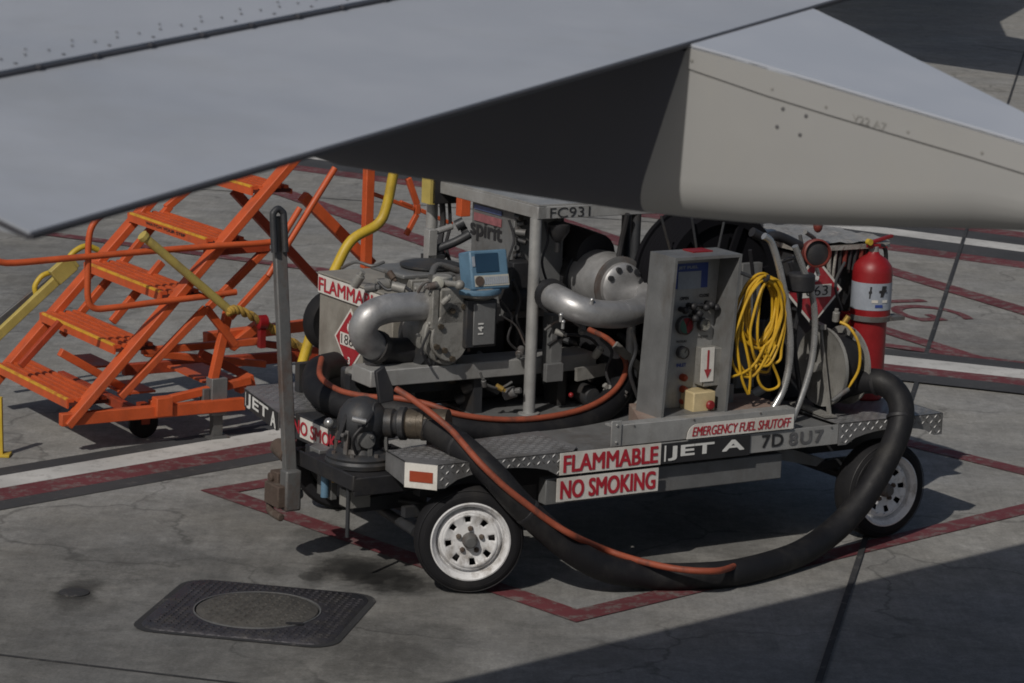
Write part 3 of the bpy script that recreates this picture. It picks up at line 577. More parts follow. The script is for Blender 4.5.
# filter cabinet with SPIRIT lettering
b=MB(); b.box((1.26,1.33,1.28),(1.62,1.84,1.94)); b.build('cabinet','steel',cart,bevel=.005,label='tall grey cabinet under the canopy lettered spirit')
sp_=thing; q0=L(469,236,'a',1.255); q1=L(502,244,'a',1.255)
text('spirit',(1.256,L(469,240,'a',1.25).y,L(469,240,'a',1.25).z+.012),-Y,Z,L(469,240,'a',1.25).y-L(501,240,'a',1.25).y,.125,'ink',cart,bold=.018)
qa=L(474,204,'a',1.25); b=MB(); b.box((1.252,qa.y-.33,qa.z-.028),(1.256,qa.y,qa.z)); b.build('blue_strip','fblue',cart)
b=MB(); b.box((1.252,qa.y-.33,qa.z-.10),(1.256,qa.y,qa.z-.05)); b.build('red_strip','fpink',cart)
random.seed(3)
for k in range(8):
    p=L(516+random.uniform(-2,8),216+k*8,'b',1.3); b=MB(); b.cyl(p,p+V((random.uniform(-.04,.04),-.05,random.uniform(-.02,.02))),random.uniform(.014,.024),n=10); b.cyl(p-Z*.03,p+Z*.03,.012,n=8); b.build('relief_valve',random.choice(['cast','galv','dsteel']),cart)
b=MB(); b.box((1.5,1.35,1.2),(1.56,1.40,1.95)); b.build('upright','dsteel',cart)
b=MB(); q=L(521,275,'b',1.15); b.box((q.x-.07,1.13,q.z-.08),(q.x+.07,1.25,q.z+.08)); b.build('junction_box','black',cart,bevel=.006)
b=MB(); b.cyl((1.2,1.3,1.42),(1.5,1.3,1.42),.09); b.build('coupling','dsteel',cart)
# black tank under the canopy & dark arm at left
# control wiring left of SPIRIT cabinet
b=MB(); q=L(442,195,'b',2.2); b.box((q.x-.10,2.15,q.z-.05),(q.x+.08,2.25,q.z+.12)); b.build('switch_box','black',cart,bevel=.005)
b=MB(); b.box((q.x-.115,2.15,q.z-.05),(q.x-.08,2.26,q.z+.15)); b.build('box_edge','pyellow',cart)
b=MB(); b.tube([q-Z*.03,L(443,222,'b',2.2),L(440,245,'b',2.15),L(444,258,'b',2.1)],.02,8); b.tube([q+X*.05,L(450,225,'b',2.2),L(446,245,'b',2.15),L(450,262,'b',2.1)],.012,8); b.build('wiring','rubber',cart)
b=MB(); b.tube([L(434,250,'b',2.0),L(455,242,'b',1.95),L(470,234,'b',1.9)],.028,10); b.cyl(L(456,226,'b',1.95),L(464,222,'b',1.93),.035); b.cyl(L(461,232,'b',1.95),L(468,230,'b',1.93),.022); b.box(L(428,285,'b',2.0)-V((.03,.05,0)),L(434,254,'b',2.0)+V((.05,.05,0))); b.build('control_arm','dsteel',cart)
# filter vessel
v0=V((1.80,.98,1.515)); b=MB(); vr=.178
b.lathe(v0,Y,[(0,-.088),(.08,-.086),(.125,-.08),(.145,-.06),(.148,-.03),(.162,-.028),(.163,-.01),(.168,.0),(.182,.05),(vr+.012,.12),(vr+.005,.3),(vr,1.0),(.1,1.1),(0,1.12)],40); b.build('filter_vessel','silver',cart)
b=MB(); b.lathe(v0,Y,[(.172,-.035),(.182,-.03),(.182,-.015),(.172,-.01)],40); b.build('clamp_ring','galv',cart)
b=MB(); b.lathe(v0,Y,[(.186,.28),(.20,.285),(.20,.37),(.186,.375)],36); b.build('strap','black',cart)
for t in (50,80,115,150,15):
    p=v0+V((math.cos(R(t)),0,math.sin(R(t))))*.12+Y*-.082
    b=MB(); b.cyl(p+Y*.01,p-Y*.010,.018,n=12); b.build('bolt','dsteel',cart)
b=MB(); b.tube([(1.79,1.22,1.66),(1.79,1.4,1.67),(1.78,1.7,1.68),(1.77,2.1,1.68)],.14,18,4); b.build('vent_duct','black',cart)
# silver elbow
P=[L(646,284,'b',.98),L(648,296,'b',.86),L(642,308,'b',.74),L(624,314,'b',.66),L(600,314,'b',.64),L(578,309,'b',.68),L(562,301,'b',.78),L(552,296,'b',.90)]
b=MB(); b.tube(P,.083,24,6); b.build('elbow_pipe','silver',cart)
b=MB(); q=L(560,301,'b',.78); q2=L(552,296,'b',.90); b.cyl(q2+(q-q2)*.2,q2-(q-q2)*.3,.10); b.cyl(L(545,293,'b',1.0),L(553,297,'b',.9),.085); b.build('flange','black',cart)
d_=(P[3]-P[4]).normalized(); b=MB(); b.lathe(P[3]+(P[4]-P[3])*.1,d_,[(.083,-.006),(.086,0),(.083,.006)],24); b.build('weld_seam','chrome',cart)
b=MB(); 
for (u,v) in((561,315),(563,322),(592,300)):
    q=L(u,v,'b',.6); b.ball(q,.014); b.cyl(q,q-Z*.04,.01)
b.build('bleed_valve','chrome',cart)
# big hose reel
rc2=V((2.33,.80,1.56))
b=MB(); 
for yy in(-.16,.16):
    b.lathe(rc2+Y*yy,Y,[(.36,-.01),(.43,-.018),(.44,0),(.43,.018),(.36,.01)],48,close=True)
    for k in range(6):
        t=R(60*k+10); d=V((math.cos(t),0,math.sin(t))); b.bar(rc2+Y*yy+d*.08,rc2+Y*yy+d*.38,.04,.02,up=Y)
    b.lathe(rc2+Y*yy,Y,[(.1,-.02),(.1,.02),(.0,.02)],20) 
b.cyl(rc2-Y*.2,rc2+Y*.2,.05); b.lathe(rc2-Y*.15,Y,[(.2,0),(.2,.30)],32); b.build('hose_reel','reel',cart)
b=MB()
for k in range(8): b.lathe(rc2+Y*(-.13+.037*k),Y,[(.40,.0),(.407,.009),(.41,.0185),(.407,.028),(.40,.037),(.2,.037),(.2,0)],40)
b.build('reeled_hose','reel',cart)
for (u0_,v0_,u1_,v1_) in((661,216,674,264),(692,218,697,252),(724,222,718,250)):
    b=MB(); b.cyl(L(u0_,v0_,'b',.60),L(u1_,v1_,'b',.60),.008,n=8); b.build('reel_wire','dsteel',cart)
# control box
a0,a1,y0,y1,z0,z1=1.59,2.06,.08,.325,.885,1.822
def shx(b):
    b.v=[V((p.x-(z1-p.z)*.055,p.y,p.z)) for p in b.v]; return b
b=MB(); t_=.012
b.box((a0,y0,z0),(a0+t_,y1,z1)); b.box((a1-t_,y0,z0),(a1,y1,z1)); b.box((a0,y0,z1),(a1,y1,z1+t_)); b.box((a0,y1,z0),(a1,y1+t_,z1+t_)); b.box((a0+t_,y0+.01,z0),(a1-t_,y1,z0+t_))
b.box((a0-.002,y0-.006,z0),(a0+.016,y0,z1+t_)); b.box((a1-.016,y0-.006,z0),(a1+.002,y0,z1+t_)); b.box((a0+.016,y0-.006,z1-.006),(a1-.016,y0,z1+t_))
cb=shx(b).build('control_box','steel',cart,bevel=.002)
yp=.27; b=MB(); b.box((a0+t_+.001,yp,z0+t_+.001),(a1-t_-.001,yp+.006,z1-.002)); shx(b).build('instrument_panel','lsteel',cb)
def pp(u,v,y=yp): return L(u,v,'b',y)
def prect(u0_,v0_,u1_,v1_,name,m_,th=.004,par=cb,y=yp):
    p,q=pp(u0_,v0_,y),pp(u1_,v1_,y); b=MB(); b.box((p.x,y-th,q.z),(q.x,y-.0005,p.z)); return b.build(name,m_,par)
prect(676,264,707,287,'notice','dblue',.003); prect(678,272,700,288,'notice','pblue',.006)
text('JET FUEL',pp(678,270)-Y*.005,X,Z,.14,.02,'pblue',cb,bold=.02)
text('OPEN',pp(680,300)-Y*.004,X,Z,.06,.018,'ink',cb,bold=.02); text('CLOSE',pp(699,297)-Y*.004,X,Z,.07,.018,'ink',cb,bold=.02)
b=MB(); random.seed(5)
for (u,v) in((680,309),(688,305),(694,312),(701,306),(706,303),(711,306),(690,317)):
    p=pp(u,v); b.cyl(p,p-Y*.05,.016,n=12); b.ball(p-Y*.055,.022)
b.tube([pp(680,309)-Y*.04,pp(692,304)-Y*.05,pp(709,306)-Y*.04],.009,8); b.tube([pp(690,305)-Y*.04,pp(694,318)-Y*.04,pp(700,312)-Y*.03],.009,8); b.build('valve_cluster','black',cb)
def gauge(u,v,r,face,m2=None):
    p=pp(u,v); b=MB(); b.lathe(p,-Y,[(r,0),(r,.035),(r-.006,.04),(r-.008,.030),(r-.012,.030)],28,cap=False); g=b.build('gauge','galv',cb)
    b=MB(); b.lathe(p,-Y,[(r-.008,.033),(0,.033)],28); b.build('dial',face,g)
    if m2:
        b=MB(); P_=[p-Y*.036]; 
        for k in range(9): t=R(120+k*20); P_.append(p-Y*.036+V((math.cos(t),0,math.sin(t)))*(r-.01))
        b.sheet(P_); b.build('green_sector',m2,g)
    b=MB(); b.bar(p-Y*.038,p-Y*.038+V((.5,0,.8)).normalized()*(r*.7),.003,.002,up=Y); b.build('needle','ink',g)
M['dgreen']=mat('gauge_green',(.03,.10,.07),.4)
gauge(683,325,.056,'red','dgreen'); gauge(702,324,.040,'keys'); gauge(681,352,.038,'keys')
text('PRESSURE',pp(676,343)-Y*.004,X,Z,.075,.014,'ink',cb,bold=.01); text('METER',pp(698,338)-Y*.004,X,Z,.07,.013,'ink',cb,bold=.01); text('INLET',pp(676,367)-Y*.004,X,Z,.07,.02,'dblue',cb,bold=.02)
for v in(377,389,401):
    p=pp(682,v); b=MB(); b.lathe(p,-Y,[(.022,0),(.022,.03),(.014,.042),(0,.044)],16); b.build('indicator_light','refl',cb)
p=pp(697,346); q=pp(713,382); b=MB(); b.box((p.x-.01,.17,q.z),(q.x,yp,p.z)); ab=b.build('shutoff_cover','cast',cb,bevel=.005)
p=L(702,348,'b',.165); q=L(713,381,'b',.165); b=MB(); b.box((p.x,.163,q.z),(q.x,.169,p.z)); ap=b.build('arrow_plate','white',cb)
cx=(p.x+q.x)/2; b=MB(); zt,zb=p.z-.015,q.z+.03
b.sheet([(cx-.007,.160,zt),(cx+.007,.160,zt),(cx+.007,.160,zb+.045),(cx-.007,.160,zb+.045)]); b.sheet([(cx-.026,.1597,zb+.045),(cx+.026,.1597,zb+.045),(cx,.1597,zb-.01)]); b.build('red_arrow','red',ap)
p=L(694,393,'b',.13); q=L(715,411,'b',.13); b=MB(); b.box((p.x,.13,q.z),(q.x,yp,p.z)); bx_=b.build('button_box','cream',cb,bevel=.008)
c_=L(710,405,'b',.11); b=MB(); b.lathe(c_+Y*.02,-Y,[(.014,0),(.014,.015),(.028,.018),(.028,.03),(.02,.038),(0,.04)],20); b.build('stop_button','ered',bx_)
q=L(681,247.5,'z',1.84); b=MB(); b.box((1.80,.20,1.835),(1.94,.31,1.842)); b.build('red_tag','ered',cb)
# column right of control box
b=MB(); b.box((2.12,.30,.885),(2.22,.42,1.0)); b.box((2.16,.36,1.0),(2.2,.40,1.5)); b.build('hose_stand','steel',cart,bevel=.003)
b=MB(); b.box((2.2,.62,.77),(2.75,1.3,1.32)); b.build('battery_box','black',cart,bevel=.02)
# braided tubes
for pts,r_,m_,vals in (([(764,236),(772,244),(781,275),(788,315),(790,355),(783,390),(767,418)],.022,'chrome',.12),([(795,246),(803,268),(811,290),(815,320),(812,360),(802,395),(790,425)],.02,'chrome',.2),([(752,232),(765,238),(778,236),(800,246)],.03,'black',.4)):
    b=MB(); b.tube([L(u,v,'b',vals) for u,v in pts],r_,12,5); b.build('braided_hose' if m_=='chrome' else 'hose_arm',m_,cart)
b=MB(); b.tube([L(800,235,'b',.5),L(803,255,'b',.5),L(797,262,'b',.5)],.012,8); b.tube([L(781,262,'b',.55),L(795,258,'b',.5),L(812,262,'b',.5)],.012,8); b.tube([L(805,232,'b',.5),L(815,240,'b',.6),L(806,248,'b',.5)],.014,8); b.build('vent_tube','galv',cart)
# small hose reel
rc3=L(829,366,'b',.32); b=MB(); rx=.245
b.lathe(rc3+X*-.05,X,[(0,.004),(.06,0),(rx*.9,0),(rx,-.012),(rx,.012),(.06,.012)],40); b.lathe(rc3+X*.12,X,[(.06,0),(rx,0),(rx,.012),(.06,.012)],40); b.build('small_hose_reel','cast',cart)
b=MB(); b.lathe(rc3+X*-.03,X,[(.09,0),(.19,.0),(.2,.02),(.2,.13),(.09,.14)],32); b.build('reeled_hose','hose',cart)
b=MB(); ft=rc3+V((-.09,0,.26)); 
for dy in(-.16,.14): b.bar(ft,(rc3.x-.1,rc3.y+dy,.78),.03,.012,up=X)
b.bar(ft+V((-.02,-.06,0)),ft+V((.02,.1,0)),.04,.03); b.cyl(rc3-X*.12,rc3+X*.16,.03); b.bar((rc3.x-.12,rc3.y-.2,.785),(rc3.x-.08,rc3.y+.22,.785),.08,.012); b.build('reel_bracket','cast',cart)
b=MB(); b.tube([L(840,322,'b',.2),L(850,328,'b',.15),L(859,345,'b',.1),L(859,368,'b',.1),L(850,385,'b',.1),L(843,392,'b',.12)],.009,8); wh=b.build('air_hose','cable',cart)
b=MB(); b.cyl(L(848,389,'b',.1),L(832,401,'b',.1),.018,.012,12); b.build('hose_nozzle','galv',cart)
# cabinet at rear with crumpled lid
a0,a1=2.93,3.5; b=MB(); b.box((a0,.72,.77),(a1+.1,1.45,1.70)); b.build('cabinet','dsteel',cart,bevel=.006,label='dark rear cabinet behind the red diamond placard')
b=MB(); n=14
vs=[];fs=[]; random.seed(9)
for i in range(n+1):
    for j in range(n+1): vs.append((a0-.03+(a1+.1-a0+.03)*i/n,.60+.8*j/n,1.765+random.uniform(-.008,.012)))
for i in range(n):
    for j in range(n): fs.append((i*(n+1)+j,(i+1)*(n+1)+j,(i+1)*(n+1)+j+1,i*(n+1)+j+1))
b.add(vs,fs); b.box((a0-.03,.6,1.72),(a1+.1,1.4,1.75)); b.build('crumpled_lid','foil',cart,ang=20)
for k in range(15):
    a=a0+.02+k*.04; ln_=random.uniform(.10,.22); b=MB(); b.cyl((a,.63+random.uniform(-.01,.02),1.72),(a+random.uniform(-.01,.01),.64,1.72-ln_),random.uniform(.008,.015),n=8); b.build('tube',random.choice(['galv','dsteel','foil','bred']),cart)
q=L(814,291,'b',.60); placard((q.x,.60,q.z),X,-Y,r=.22)
b=MB(); b.box((q.x-.12,.61,q.z-.12),(q.x+.12,.66,q.z+.12)); b.build('placard_holder','dsteel',cart)
q=L(816,253,'b',.34); ax_=V((-.35,-1,.1)).normalized(); b=MB(); b.lathe(q,ax_,[(.05,-.06),(.082,-.05),(.088,.0),(.088,.035),(.078,.04),(.076,.0),(.06,-.03),(0,-.035)],28); b.build('lamp_housing','bred',cart)
b=MB(); b.lathe(q,ax_,[(.074,.012),(.04,.022),(0,.026)],24); b.build('lamp_lens','black',cart)
b=MB(); b.tube([q,q-Z*.08+X*.01,q-Z*.14+X*.03],.012,8); b.build('lamp_stalk','chrome',cart)
q=L(818,226,'b',.6); b=MB(); b.ball(q,.03,(1,1,1.4)); b.build('warning_lamp','bred',cart)
q=L(801,283,'b',.22); b=MB(); b.cyl(q-Z*.05,q+Z*.06,.085,ch=.012,n=24); b.build('filler_cap','black',cart)
# front end: tray, tow bar, undercarriage clutter
b=MB(); b.box((-.32,.36,.60),(.30,1.06,.64)); b.box((-.33,.35,.57),(-.31,1.07,.66)); b.box((-.32,.35,.54),(.2,.37,.645)); b.build('front_tray','black',cart,bevel=.006)
b=MB(); b.cyl((-.30,.46,.6),(-.30,.46,.28),.012); b.build('stand_leg','dsteel',cart)
b=MB(); b.cyl(L(361,496,'z',.34),L(416,532,'z',.33),.030); b.box(L(352,492,'z',.34)-V((.05,.05,.04)),L(352,492,'z',.34)+V((.1,.12,.05))); b.cyl((.3,.3,.42),(-.05,.95,.40),.018); b.cyl((.4,.6,.42),(.0,1.3,.40),.025); b.build('steering_linkage','dsteel',cart)
b=MB(); b.box((-.1,.78,.36),(.06,.82,.44)); b.box((-.22,.60,.40),(-.08,.72,.50)); b.build('linkage_plate','cast',cart,bevel=.004)
pb_=L(291,498,'a',-.40); pt_=L(278,216,'a',-.40)
tb=MB(); tb.bar(pb_,pt_,.076,.05,up=Y); tow=tb.build('tow_bar','galv',cart,bevel=.008)
u_=(pt_-pb_).normalized(); b=MB(); t1=L(271,240,'a',-.43)
side=X
k_=-Y*.045-X*.02
b.tube([pt_+side*.034-u_*.20+k_,pt_+side*.034+k_,pt_+side*.026+u_*.03+k_,pt_+u_*.048+k_,pt_-side*.026+u_*.03+k_,pt_-side*.034+k_,pt_-side*.034-u_*.20+k_],.02,12,5); b.build('tow_eye','dsteel',cart)
b=MB(); b.box((pb_.x-.055,pb_.y-.045,pb_.z-.07),(pb_.x+.045,pb_.y+.045,pb_.z+.17)); b.cyl((pb_.x-.07,pb_.y,pb_.z+.02),(pb_.x+.07,pb_.y,pb_.z+.02),.03); b.build('hinge_socket','galv',cart,bevel=.012)
b=MB(); b.box((pb_.x-.06,pb_.y+.06,pb_.z+.02),(pb_.x+.02,pb_.y+.16,pb_.z+.14)); b.cyl((pb_.x,pb_.y+.05,pb_.z+.24),(pb_.x,pb_.y+.19,pb_.z+.27),.05); b.cyl((pb_.x-.08,pb_.y+.13,pb_.z+.1),(pb_.x+.08,pb_.y+.12,pb_.z+.1),.03); b.box((pb_.x-.1,pb_.y-.03,pb_.z-.05),(pb_.x-.04,pb_.y+.15,pb_.z+.08)); b.tube([(pb_.x-.05,pb_.y+.16,pb_.z-.04),(pb_.x-.08,pb_.y+.1,pb_.z-.09),(pb_.x-.08,pb_.y-.04,pb_.z-.1)],.025,8); b.build('hinge_casting','rust',cart,bevel=.01)
b=MB(); b.box((-.22,.82,.40),(-.18,1.0,.55)); b.box((-.22,.98,.52),(-.12,1.16,.66)); b.build('hinge_plate','steel',cart,bevel=.005)
q=L(325,485,'a',-.25); b=MB(); b.cyl(q-Z*.07,q+Z*.07,.024); b.build('grease_cup','blue',cart)
q=L(334,477,'a',-.26); b=MB(); b.cyl(q-Z*.03,q+Z*.035,.014); b.build('brass_valve','brass',cart)
b=MB(); b.box((-.18,.62,.37),(.3,.70,.45)); b.build('drawbar','dsteel',cart)
# pump suction clutter near coupler
b=MB(); q=L(388,375,'b',1.3); b.box((.20,1.36,.80),(.40,1.55,1.02)); b.build('strainer','cast',cart,bevel=.02)

random.seed(77)
def wire(pts,r_,m_,name='wire'):
    b=MB(); b.tube([L(u,v,'b',bb_) for u,v,bb_ in pts],r_,8,5); return b.build(name,m_,cart)
wire([(418,292,1.15),(426,282,1.1),(440,284,1.1),(452,292,1.05)],.009,'galv','tube'); wire([(430,330,1.05),(422,350,1.05),(430,366,1.05)],.008,'rubber')
wire([(500,300,1.0),(512,318,1.05),(508,340,1.05),(520,352,1.05)],.008,'rubber'); wire([(500,315,1.0),(516,326,1.05),(525,345,1.05)],.006,'galv','tube')
wire([(545,330,1.0),(556,322,.95),(570,320,.9),(582,328,.9)],.009,'galv','tube'); wire([(548,345,1.0),(566,335,1.0),(590,338,1.0),(600,350,1.0)],.01,'dsteel','tube')
wire([(513,280,1.1),(520,300,1.1),(516,320,1.1),(524,338,1.1)],.012,'rubber'); wire([(509,220,1.3),(514,240,1.25),(508,262,1.2),(514,278,1.15)],.008,'rubber')
wire([(545,222,1.05),(548,240,1.05),(542,262,1.05),(548,285,1.05)],.008,'rubber'); wire([(628,214,.95),(622,240,1.0),(618,262,1.0)],.018,'rubber')
wire([(600,338,.9),(612,352,.85),(606,372,.85),(614,392,.8)],.01,'rubber'); wire([(632,330,.6),(636,350,.6),(630,372,.6),(638,398,.6)],.012,'dsteel','tube')
wire([(480,372,.98),(486,384,.98),(500,388,.98),(512,382,.98)],.008,'galv','tube'); wire([(750,250,.45),(755,300,.5),(752,350,.5),(758,400,.5)],.012,'rubber')
wire([(790,262,.4),(800,300,.4),(794,340,.4),(800,390,.4)],.016,'rubber'); wire([(845,262,.6),(835,285,.6),(842,310,.6)],.010,'dsteel')
wire([(342,268,1.9),(356,262,1.8),(372,266,1.7),(384,262,1.7)],.01,'galv','tube'); wire([(378,282,1.5),(388,290,1.45),(402,286,1.4),(412,292,1.3)],.010,'dsteel','tube')
for (u,v,bb_,r_,m_) in((400,288,1.4,.03,'cast'),(372,288,1.5,.026,'galv'),(392,276,1.5,.02,'rust'),(358,280,1.7,.03,'cast'),(432,286,1.05,.022,'galv'),(446,300,1.0,.02,'cast'),(520,352,1.05,.024,'galv'),(560,333,.95,.02,'cast'),(582,330,.92,.024,'galv'),(598,352,.98,.026,'cast'),(610,392,.8,.03,'cast'),(622,398,.75,.024,'galv'),(640,404,.6,.03,'cast'),(500,388,.98,.018,'brass'),(484,383,.98,.016,'galv'),(757,392,.45,.03,'cast'),(748,382,.3,.025,'galv'),(764,372,.3,.02,'rust'),(836,316,.25,.022,'cast'),(846,320,.2,.018,'brass')):
    p=L(u,v,'b',bb_); d=V((random.uniform(-1,1),random.uniform(-1,.2),random.uniform(-.5,1))).normalized(); b=MB()
    b.cyl(p-d*r_*1.6,p+d*r_*1.2,r_,n=12,ch=.003); b.cyl(p+d*r_*1.2,p+d*r_*2.1,r_*.6,n=6); b.build('fitting',m_,cart)
for k in range(10):
    t=2*math.pi*k/10; p=V((c0.x+.0+.19*math.cos(t)-.02,1.125,c0.z+.19*math.sin(t)))
    b=MB(); b.cyl(p,p-Y*.02,.012,n=6); b.build('bolt','galv',cart)
b=MB(); b.lathe(L(437,283,'b',1.08),V((0,-1,.3)),[(.035,0),(.037,.02),(.03,.024),(0,.022)],20); b.build('pressure_gauge','keys',cart)
b=MB(); q=L(594,372,'b',1.0); b.prism([q+V((-.12,0,.03)),q+V((.16,0,.05)),q+V((.16,0,-.02)),q+V((-.12,0,-.05))],(0,.03,0)); b.build('mounting_strap','cast',cart)
b=MB(); b.bar(L(615,345,'b',.9),L(640,368,'b',.9),.05,.02,up=Y); b.bar(L(640,366,'b',.9),L(640,384,'b',.9),.03,.02,up=Y); b.build('brace','cast',cart)
# ------------------------------------------------------------------ hydrant coupler with hose
cx_,cy_=-.115,.66
cp=thing('hydrant_coupler','dark hydrant coupler with a lever standing on the front tray of the cart','coupler',CART,(cx_,cy_,.642))
b=MB(); b.lathe((cx_,cy_,.642),Z,[(.15,0),(.205,.005),(.21,.03),(.20,.045),(.205,.06),(.19,.075),(.15,.085),(.14,.11)],40); b.build('base_ring','dsteel',cp)
b=MB(); b.lathe((cx_,cy_,.74),Z,[(.12,0),(.115,.05),(.12,.07),(.14,.10),(.145,.16),(.13,.22),(.09,.27),(.04,.29),(0,.292)],32); b.build('body','dsteel',cp)
for k in range(5):
    t=R(150+k*55); b=MB(); d=V((math.cos(t),math.sin(t),0)); p=V((cx_,cy_,.70))+d*.15; b.bar(p,p+Z*.16+d*-.01,.028,.02,up=d); b.cyl(p+Z*.14-d*.02,p+Z*.14+d*.04,.012); b.build('latch_arm','galv',cp,bevel=.003)
q=L(375,410,'b',.56); q2=L(386,372,'b',.60); q3=L(375,380,'b',.60)
lv=MB(); A=L(380,404,'b',.56); B=L(394,401,'b',.56); Cc=L(394,389,'b',.58); Dd=L(385,366,'b',.60); Ee=L(376,372,'b',.60)
lv.prism([A,B,Cc,Dd,Ee],(0,.03,0)); lv.build('lever','rubber',cp,bevel=.006)
b=MB(); b.cyl((cx_,cy_,.93),(cx_+.05,cy_-.1,.97),.05); b.build('lever_boss','dsteel',cp,bevel=.004)
for k in range(8):
    t=2*math.pi*k/8; d=V((math.cos(t),math.sin(t),0)); b=MB(); b.cyl(V((cx_,cy_,.715))+d*.178,V((cx_,cy_,.735))+d*.178,.013,n=6); b.build('bolt','galv',cp)
b=MB(); b.lathe((cx_,cy_,.80),V((-.3,-1,.1)),[(.05,.10),(.055,.13),(.045,.16),(.02,.165),(0,.165)],20); b.build('side_port','galv',cp)
b=MB(); b.tube([(cx_-.1,cy_-.12,.74),(cx_-.14,cy_-.16,.84),(cx_-.05,cy_-.16,.93),(cx_+.02,cy_-.1,.97)],.010,8); b.build('release_cable','rubber',cp)
b=MB(); b.tube([L(338,440,'b',.60),L(345,420,'b',.62),L(352,402,'b',.66)],.016,8); b.build('carry_handle','rubber',cp)
b=MB(); b.ball(L(329,423,'b',.72),.03); b.build('ball_knob','chrome',cp)
b=MB(); b.cyl(L(352,419,'b',.5),L(366,422,'b',.46),.016); b.build('lock_pin','chrome',cp)
o0=V((cx_+.08,cy_-.03,.88)); dr=(L(428,424,'b',.42)-o0).normalized()
b=MB(); b.lathe(o0,dr,[(.07,0),(.085,.05),(.085,.10),(.07,.11),(.075,.13),(.095,.14),(.095,.17),(.08,.18)],28); b.build('outlet','dsteel',cp)
b=MB(); b.lathe(o0+dr*.18,dr,[(.078,0),(.088,.01),(.088,.07),(.08,.08),(.095,.085),(.095,.11),(.08,.12)],28); b.build('clamp','bronze',cp)
b=MB(); q=L(399,425,'b',.7); b.cyl(q,q+V((.1,.0,-.02)),.055,n=20); b.build('dust_cap','bred',cp)
hs=o0+dr*.28
hp=[hs, L(446,436,'b',.28),L(468,452,'b',.10),L(494,476,'b',-.07),L(523,508,'b',-.16),V((.72,-.24,.29)),V((.95,-.29,.15)),V((1.22,-.33,.088)),V((1.45,-.42,.080)),V((1.77,-.46,.080)),V((2.27,-.32,.085)),L(832,532,'b',-.2),L(862,500,'b',-.17),L(886,460,'b',-.16),L(900,425,'b',-.12),L(899,398,'b',-.05),L(880,382,'b',.06),L(850,384,'b',.25),L(820,398,'b',.5)]
b=MB(); b.tube(hp,.078,20,8); dh=b.build('delivery_hose','hose',label='thick black delivery hose drooping from the coupler to the ground and over the rear deck',cat='hose',loc=L(690,579,'z',0))
b=MB(); b.tube([hs-dr*.04,hs+dr*.06,hs+dr*.14],.087,20,3); b.build('hose_ferrule','bronze',cp)
for i_,k_ in enumerate((.25,1.6,4.1,8.0,11.5,14.3,16.1)):
    i0_=int(k_); f_=k_-i0_; p_=V(hp[i0_]).lerp(V(hp[i0_+1]),f_); d_=(V(hp[i0_+1])-V(hp[i0_])).normalized()
    if k_<5 or k_>13: b=MB(); b.lathe(p_-d_*.012,d_,[(.0785,0),(.0815,.003),(.0815,.021),(.0785,.024)],28,cap=False); o_=b.build('hose_band','rubber',dh)
op=[L(396,389,'b',.50),L(412,399,'b',.40),L(432,414,'b',.26),L(451,430,'b',.14),L(466,447,'b',.0),L(482,465,'b',-.11),L(505,487,'b',-.19),L(529,506,'b',-.24),L(552,523,'b',-.28),L(576,537,'b',-.32),L(606,550,'z',.215),L(640,561,'z',.185),L(678,569,'z',.168),L(716,571,'z',.155),L(738,565,'z',.12),L(756,562,'z',.05)]
b=MB(); b.tube(op,.019,12,8); b.build('sense_hose','ohose',label='thin orange hose lying along the top of the black delivery hose',cat='hose')
# second hose loop lying on the deck
zc=.92
lp=[L(585,333,'b',1.35),L(607,345,'b',1.15),L(622,368,'b',.92),L(612,392,'b',.78),L(585,410,'b',.70),L(545,420,'b',.66),L(500,423,'b',.68),L(455,418,'b',.74),L(425,408,'b',.85),L(395,402,'b',.98),L(365,400,'b',1.15),L(336,394,'b',1.35),L(317,380,'b',1.6),L(318,362,'b',1.85),L(335,356,'b',2.0)]
lp=[p+V((0,0,-.055)) for p in lp]
b=MB(); b.tube(lp,.082,20,8); b.build('suction_hose','hose',label='black hose looped across the cart deck in front of the pump',cat='hose')
lo=[p+V((0,-.045,.085)) for p in lp[:-1]]
b=MB(); b.tube(lo,.018,10,8); b.build('sense_hose','ohose',label='thin orange hose tied on top of the black hose looped across the deck',cat='hose')

# ------------------------------------------------------------------ yellow cable coil
b=MB(); random.seed(21); ctr=L(761,322,'b',.14)
hook=L(761,278,'b',.14)
for k in range(15):
    w_=random.uniform(.10,.17); h_=random.choice([.2,.21,.22,.24,.26,.29]); top=hook.z+random.uniform(-.015,.02); sh=random.uniform(-.035,.035)*1.0; yo=.14+random.uniform(-.05,.04); tw=random.uniform(-.35,.35)
    P=[]
    for i in range(14):
        t=2*math.pi*i/14; x_=math.sin(t)*w_*(1+.15*math.sin(2*t+tw)); z_=math.cos(t)
        P.append((hook.x+.02+sh+x_+(1-z_)*tw*.08*h_/.2+random.uniform(-.006,.006),yo+random.uniform(-.012,.012),top-h_*(1-z_)+random.uniform(-.006,.006)))
    b.tube(P,.0085,8,4,closed=True)
for (u1,v1,u2,v2,u3,v3) in((735,330,741,375,748,394),(742,330,750,370,749,394)): b.tube([L(u1,v1,'b',.12),L(u2,v2,'b',.1),L(u3,v3,'b',.1)],.0085,8,6)
b.tube([L(u,v,'b',.1) for u,v in((765,350),(775,370),(779,385),(768,390),(760,384),(758,372),(768,360),(776,345))],.0085,8,6)
b.tube([L(u,v,'b',.1) for u,v in((731,377),(745,372),(756,362),(765,345))],.0085,8,6)
b.build('cable_coil','cable',label='yellow electric cable hung in loose loops right of the control box',cat='cable')
b=MB(); q=hook; b.tube([q+V((0,.22,.0)),q+V((0,.02,-.012)),q+V((0,-.06,.0)),q+V((0,-.07,.03))],.012,8,4); b.build('cable_hook','dsteel',cart)

